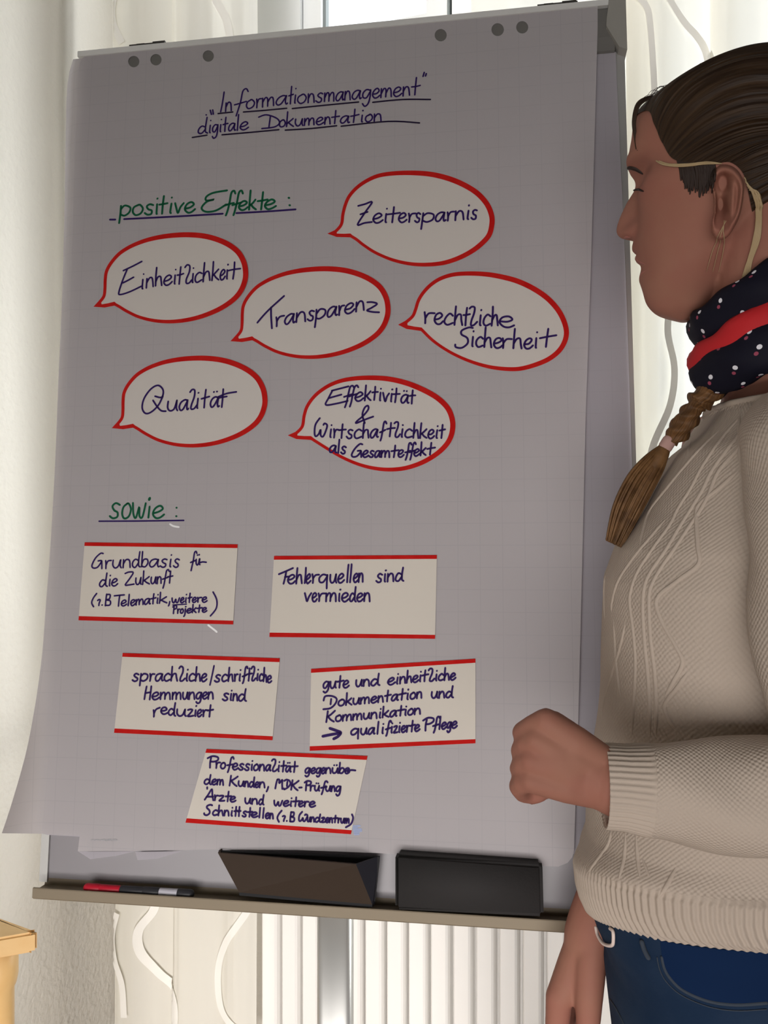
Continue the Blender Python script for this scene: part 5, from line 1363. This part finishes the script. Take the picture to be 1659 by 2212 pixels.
# --- scarf: three soft folds round the neck, higher at the back
def ring(Cx, R1, R2, rh, rw, tilt, seed, n=120, m=20, scal=1.0):
    r = np.random.default_rng(seed)
    Ff = FB_*math.cos(tilt) - UZ*math.sin(tilt); Un = FB_*math.sin(tilt) + UZ*math.cos(tilt)
    al = np.linspace(0, 2*np.pi, n); be = np.linspace(np.pi, 3*np.pi, m)
    p1, p2 = r.uniform(0, 6, 2)
    V = []; UV = []
    for a in al:
        o = math.cos(a)*Ff*R1 + math.sin(a)*LB_*R2
        od = nrm(o)
        wob = 1 + .05*math.sin(3*a+p1) + .04*math.sin(7*a+p2)
        for bb in be:
            wr_ = 1 + .07*math.sin(9*a + 3*bb + p1)
            V.append(Cx + o*wob**0.5 + od*math.cos(bb)*rw*wr_ + Un*math.sin(bb)*rh*wr_)
            UV.append((a*R1*scal, bb/2*(rh+rw)*scal))
    return np.array(V), grid_faces(n, m), UV
scn = Pc(1656, 690, .715)
TL_ = math.radians(30)
v, f, uv = ring(scn + UZ*.022 - FB_*.002, .062, .060, .020, .011, TL_, 1); sc1 = mk('scarf', W3n(v), f, M_SCARF, person, True, uv=uv)
v, f, uv = ring(scn - UZ*.006 - FB_*.000, .058, .060, .019, .013, TL_*1.1, 2); mk('red_fold', W3n(v), f, M_SCARFRED, sc1, True)
v, f, uv = ring(scn - UZ*.027 - FB_*.006, .057, .062, .021, .015, TL_*.75, 3); mk('lower_fold', W3n(v), f, M_SCARF, sc1, True, uv=uv)

# --- sweater
nt_, nrw = 1500, 230
th2 = np.linspace(0, 2*np.pi, nt_, endpoint=False)
yy = np.concatenate([np.linspace(2003, 1870, 50), np.linspace(1865, 900, 140), np.linspace(899, 884, 40)])
V = []; UV = []
s_cum = None
for i, y in enumerate(yy):
    q = row(y, th2)
    if s_cum is None:
        s_cum = np.concatenate([[0], np.cumsum(np.linalg.norm(np.diff(q, axis=0), axis=1))])
    # hem rises over the hip on the near side
    k = np.clip((y - 1500)/500, 0, 1)**1.5
    q[:, 2] += 0.055*k*np.clip(np.sin(th2), -0.2, 1)**1.0
    out = q - q.mean(0); out[:, 2] = 0; out /= np.linalg.norm(out, axis=1, keepdims=True)
    hz = np.clip((y - 1862)/22, 0, 1)
    disp = hz*(0.0009*np.cos(2*np.pi*s_cum/0.0064)) - 0.0035*np.clip((y-1985)/20, 0, 1)
    nk = np.clip((900 - y)/8, 0, 1)
    disp = disp + nk*0.0008*np.cos(2*np.pi*s_cum/0.006)
    # soft drape folds
    disp = disp + 0.003*np.sin(y/62 + 2.2*np.sin(th2*2))*np.clip((y-1400)/300, 0, 1)*(1-hz)
    q = q + out*disp[:, None]
    V.append(q); UV.append(np.stack([s_cum, np.full(nt_, -q[0, 2])], 1))
V = np.concatenate(V); UV = np.concatenate(UV)
SWF = grid_faces(nrw, nt_, True)
sweater = mk('sweater', W3n(V), SWF, M_KNIT, person, True, uv=UV)
for _p in sweater.data.polygons:
    if _p.index < 49*nt_: _p.material_index = 1
sweater.data.materials.append(M_RIB)
bvh_sw = BVHTree.FromPolygons([tuple(p) for p in V], SWF)
def sleeve(name, pts, radii, cuff, dens=9, n=180, ribs=44):
    c = catmull(pts, dens)
    r = np.interp(np.linspace(0, 1, len(c)), np.linspace(0, 1, len(radii)), radii)
    t, N, B = frames(c)
    an = np.linspace(0, 2*np.pi, n, endpoint=False)
    L = np.concatenate([[0], np.cumsum(np.linalg.norm(np.diff(c, axis=0), axis=1))])
    V = []; UV = []
    for i in range(len(c)):
        cz = np.clip((L[i] - (L[-1] - cuff))/0.006, 0, 1)
        rr = r[i] + cz*(-0.0012 + 0.0007*np.cos(ribs*an)) + (1-cz)*0.0016*np.sin(L[i]*70 + 2*np.sin(2*an))
        V.append(c[i] + rr[:, None]*(np.cos(an)[:, None]*N[i] + np.sin(an)[:, None]*B[i]))
        UV.append(np.stack([an*0.038, np.full(n, L[i])], 1))
    # turned-in edge
    V.append(c[-1] - t[-1]*0.002 + (r[-1]-.0045)*(np.cos(an)[:, None]*N[-1] + np.sin(an)[:, None]*B[-1])); UV.append(UV[-1])
    V.append(c[-1] - t[-1]*0.03 + (r[-1]-.005)*(np.cos(an)[:, None]*N[-1] + np.sin(an)[:, None]*B[-1])); UV.append(UV[-1])
    o = mk(name, W3n(np.concatenate(V)), grid_faces(len(V), n, True), M_KNIT2, sweater, True, uv=np.concatenate(UV))
    o.data.materials.append(M_RIB)
    ic = int(np.searchsorted(L, L[-1] - cuff))
    for p_ in o.data.polygons:
        if p_.index >= ic*n: p_.material_index = 1
    return o
LS = pp((1690, 905, .65), (1735, 990, .605), (1768, 1120, .58), (1768, 1320, .565), (1800, 1500, .553), (1850, 1630, .545), (1780, 1710, .545), (1659, 1716, .555), (1540, 1717, .565), (1420, 1707, .573), (1350, 1700, .576), (1306, 1697, .578))
sleeve('sleeve', LS, [.030, .045, .047, .045, .045, .043, .041, .0395, .0375, .0335, .0305, .0302], 0.033)
RS = pp((1600, 930, .82), (1550, 1020, .85), (1520, 1180, .862), (1472, 1450, .86), (1425, 1650, .845), (1362, 1830, .818), (1335, 1900, .808))
sleeve('sleeve', RS, [.035, .046, .046, .042, .039, .033, .031], 0.04)
# cables and diamonds knitted into the front
def z4(*q): return [(1290 + a*.3618, 800 + c*.3618) for a, c in q]
def z3(*q): return [(1050 + a*.367, 1450 + c*.367) for a, c in q]
cab = [
 z4((735,350),(620,465),(530,565),(415,705),(315,835),(275,945),(250,1060)),
 z4((415,880),(315,1000),(215,1120),(125,1260),(90,1380),(85,1450)),
 z4((860,270),(740,410),(630,570),(555,710),(485,820),(435,920),(345,1045),(245,1195),(200,1320),(195,1400),(215,1560),(228,1750),(220,1950),(205,2200)),
 z4((930,290),(810,430),(690,590),(630,710),(570,810),(500,920),(410,1070),(320,1200),(280,1300),(272,1450),(285,1650),(300,1800),(312,2000),(315,2200)),
 z4((985,300),(850,460),(725,600),(665,740),(612,840),(550,930),(460,1065),(370,1195),(318,1300),(308,1400),(318,1600),(342,1800),(352,2000),(350,2200)),
 z4((850,590),(730,700),(605,805),(592,900),(600,1050),(605,1155),(480,1255),(355,1365),(385,1500),(470,1650),(510,1745),(460,1850),(400,1950)),
 z4((170,1490),(140,1640),(92,1800),(40,1980),(22,2100)),
 z4((60,1150),(45,1260),(42,1350),(45,1500)),
 z4((95,1480),(105,1600),(110,1700),(125,1850),(145,2000)),
 z4((600,300),(560,420),(535,530)),
 z4((880,130),(850,280),(850,420),(850,560)),
 z3((735,930),(722,1010),(655,1110),(585,1200)), z3((820,945),(812,1100),(775,1240)), z3((880,955),(892,1100),(905,1220)), z3((915,1090),(965,1220)), z3((1120,1150),(1070,1250),(1020,1330)),
 z3((1190,0),(1130,90),(1050,200),(1080,290),(1110,330)),
]
for q in cab:
    c = drape(bvh_sw, q, -0.0008, 5)
    if len(c) < 4: continue
    v, f = tube(c, .0021*np.clip(np.minimum(np.arange(len(c)), np.arange(len(c))[::-1])/5 + .35, .35, 1), 8)
    mk('cable_stitch', W3n(v), f, M_RIB, sweater, True)
nkr = V[-nt_:][::12]
v, f = tube(np.concatenate([nkr, nkr[:2]]), .0032, 10, cap=False)
mk('neck_band', W3n(v), f[:-2], M_RIB, sweater, True)
# pink inner edge of the neckline showing at the front
c = drape(bvh_sw, [(1556, 868), (1600, 858), (1640, 842), (1675, 832)], 0.0, 6)
# --- jeans, pocket, belt
yj = np.concatenate([np.linspace(1700, 2330, 60)])
thj = np.linspace(0, 2*np.pi, 220, endpoint=False)
V = np.concatenate([row(y, thj, 0.004 + 0.006*np.clip((2010-y)/80, 0, 1)) for y in yj[::-1]])
JF = grid_faces(60, 220, True) + [tuple(range(220))[::-1]]
hips_c = V[:220].mean(0)
bvh_j = BVHTree.FromPolygons([tuple(p) for p in V], JF[:-1])
jb = MB(); jb.add(W3n(V), JF)
for s in (-1, 1):
    top = hips_c + LB_*s*.075 + UZ*.05
    foot = np.array([hips_c[0] + LB_[0]*s*.085 - FB_[0]*.02, hips_c[1] + LB_[1]*s*.085, -CAMZ + .07])
    knee = (top + foot)/2 + FB_*.015
    jb.tube(W3n(catmull([top, top*.6+knee*.4+FB_*.004, knee, foot*.6+knee*.4-FB_*.008, foot], 6)), np.interp(np.linspace(0, 1, 25), [0, .3, .5, .75, 1], [.088, .080, .062, .058, .050]), 32)
jeans = jb.build('jeans', M_DENIM, person, True)
for s in (-1, 1):
    foot = np.array([hips_c[0] + LB_[0]*s*.085 - FB_[0]*.02, hips_c[1] + LB_[1]*s*.085, -CAMZ])
    b = MB(); b.tube(W3n(np.array([foot - FB_*.045 + UZ*.045, foot + FB_*.02 + UZ*.046, foot + FB_*.10 + UZ*.036, foot + FB_*.155 + UZ*.030])), [.044, .045, .035, .029], 20, flat=None)
    o = b.build('shoe', M_SHOE, person, True)
def drape_ribbon(name, pts, wpx, m, off=.0012, par=None):
    c = drape(bvh_j, pts, off, 6)
    v, f = tube(c, np.full(len(c), wpx*c[:, 1].mean()/FPX/2), 8, flat=(1, 1)); 
    return mk(name, W3n(v), f, m, par or jeans, True)
# pocket bag: darker cloth between hem and pocket edge
pu = catmull([(1425, 2030), (1480, 2040), (1560, 2050), (1700, 2060)], 10); pl = catmull([(1430, 2075), (1441, 2105), (1475, 2138), (1530, 2160), (1590, 2168), (1700, 2160)], 6)
pl = np.array([pl[int(round(k))] for k in np.linspace(0, len(pl)-1, len(pu))])
V2 = []
for t in np.linspace(0, 1, 10):
    for a, c in zip(pu, pl):
        x, y = a*(1-t) + c*t
        loc, nor, *_ = cast(bvh_j, x, y)
        if loc is None: loc = Vector(Pc(x, y, .62)); nor = Vector((0, -1, 0))
        V2.append(np.array(loc) - .0008*np.array([0, 1, 0]))
mk('pocket_bag', W3n(np.array(V2)), grid_faces(10, len(pu)), M_DENIMDK, jeans, True)
drape_ribbon('pocket_hem', [(1430, 2068), (1436, 2092), (1450, 2115), (1478, 2140), (1530, 2162), (1590, 2170), (1655, 2166)], 8, M_STITCH, off=.000)
drape_ribbon('pocket_hem', [(1420, 2068), (1427, 2098), (1443, 2124), (1474, 2150), (1530, 2174), (1590, 2183), (1655, 2180)], 2.5, M_STITCH, off=.0004)
drape_ribbon('fly_seam', [(1300, 2050), (1299, 2100), (1306, 2140), (1330, 2175), (1348, 2212), (1352, 2240)], 3.5, M_STITCH, off=.0003)
drape_ribbon('belt_loop', [(1388, 2034), (1393, 2050), (1402, 2068)], 11, M_STITCH, off=.0008)
c = catmull([Pc(x, y, .724 - (x-1286)*.00128) for x, y in ((1287, 2004), (1291, 2020), (1299, 2034), (1308, 2041), (1322, 2042), (1325, 2030), (1324, 2012), (1318, 2006))], 5)
v, f = tube(c, np.full(len(c), 7*.74/FPX/2), 8); mk('belt_buckle', W3n(v), f, M_BUCKLE, jeans, True)
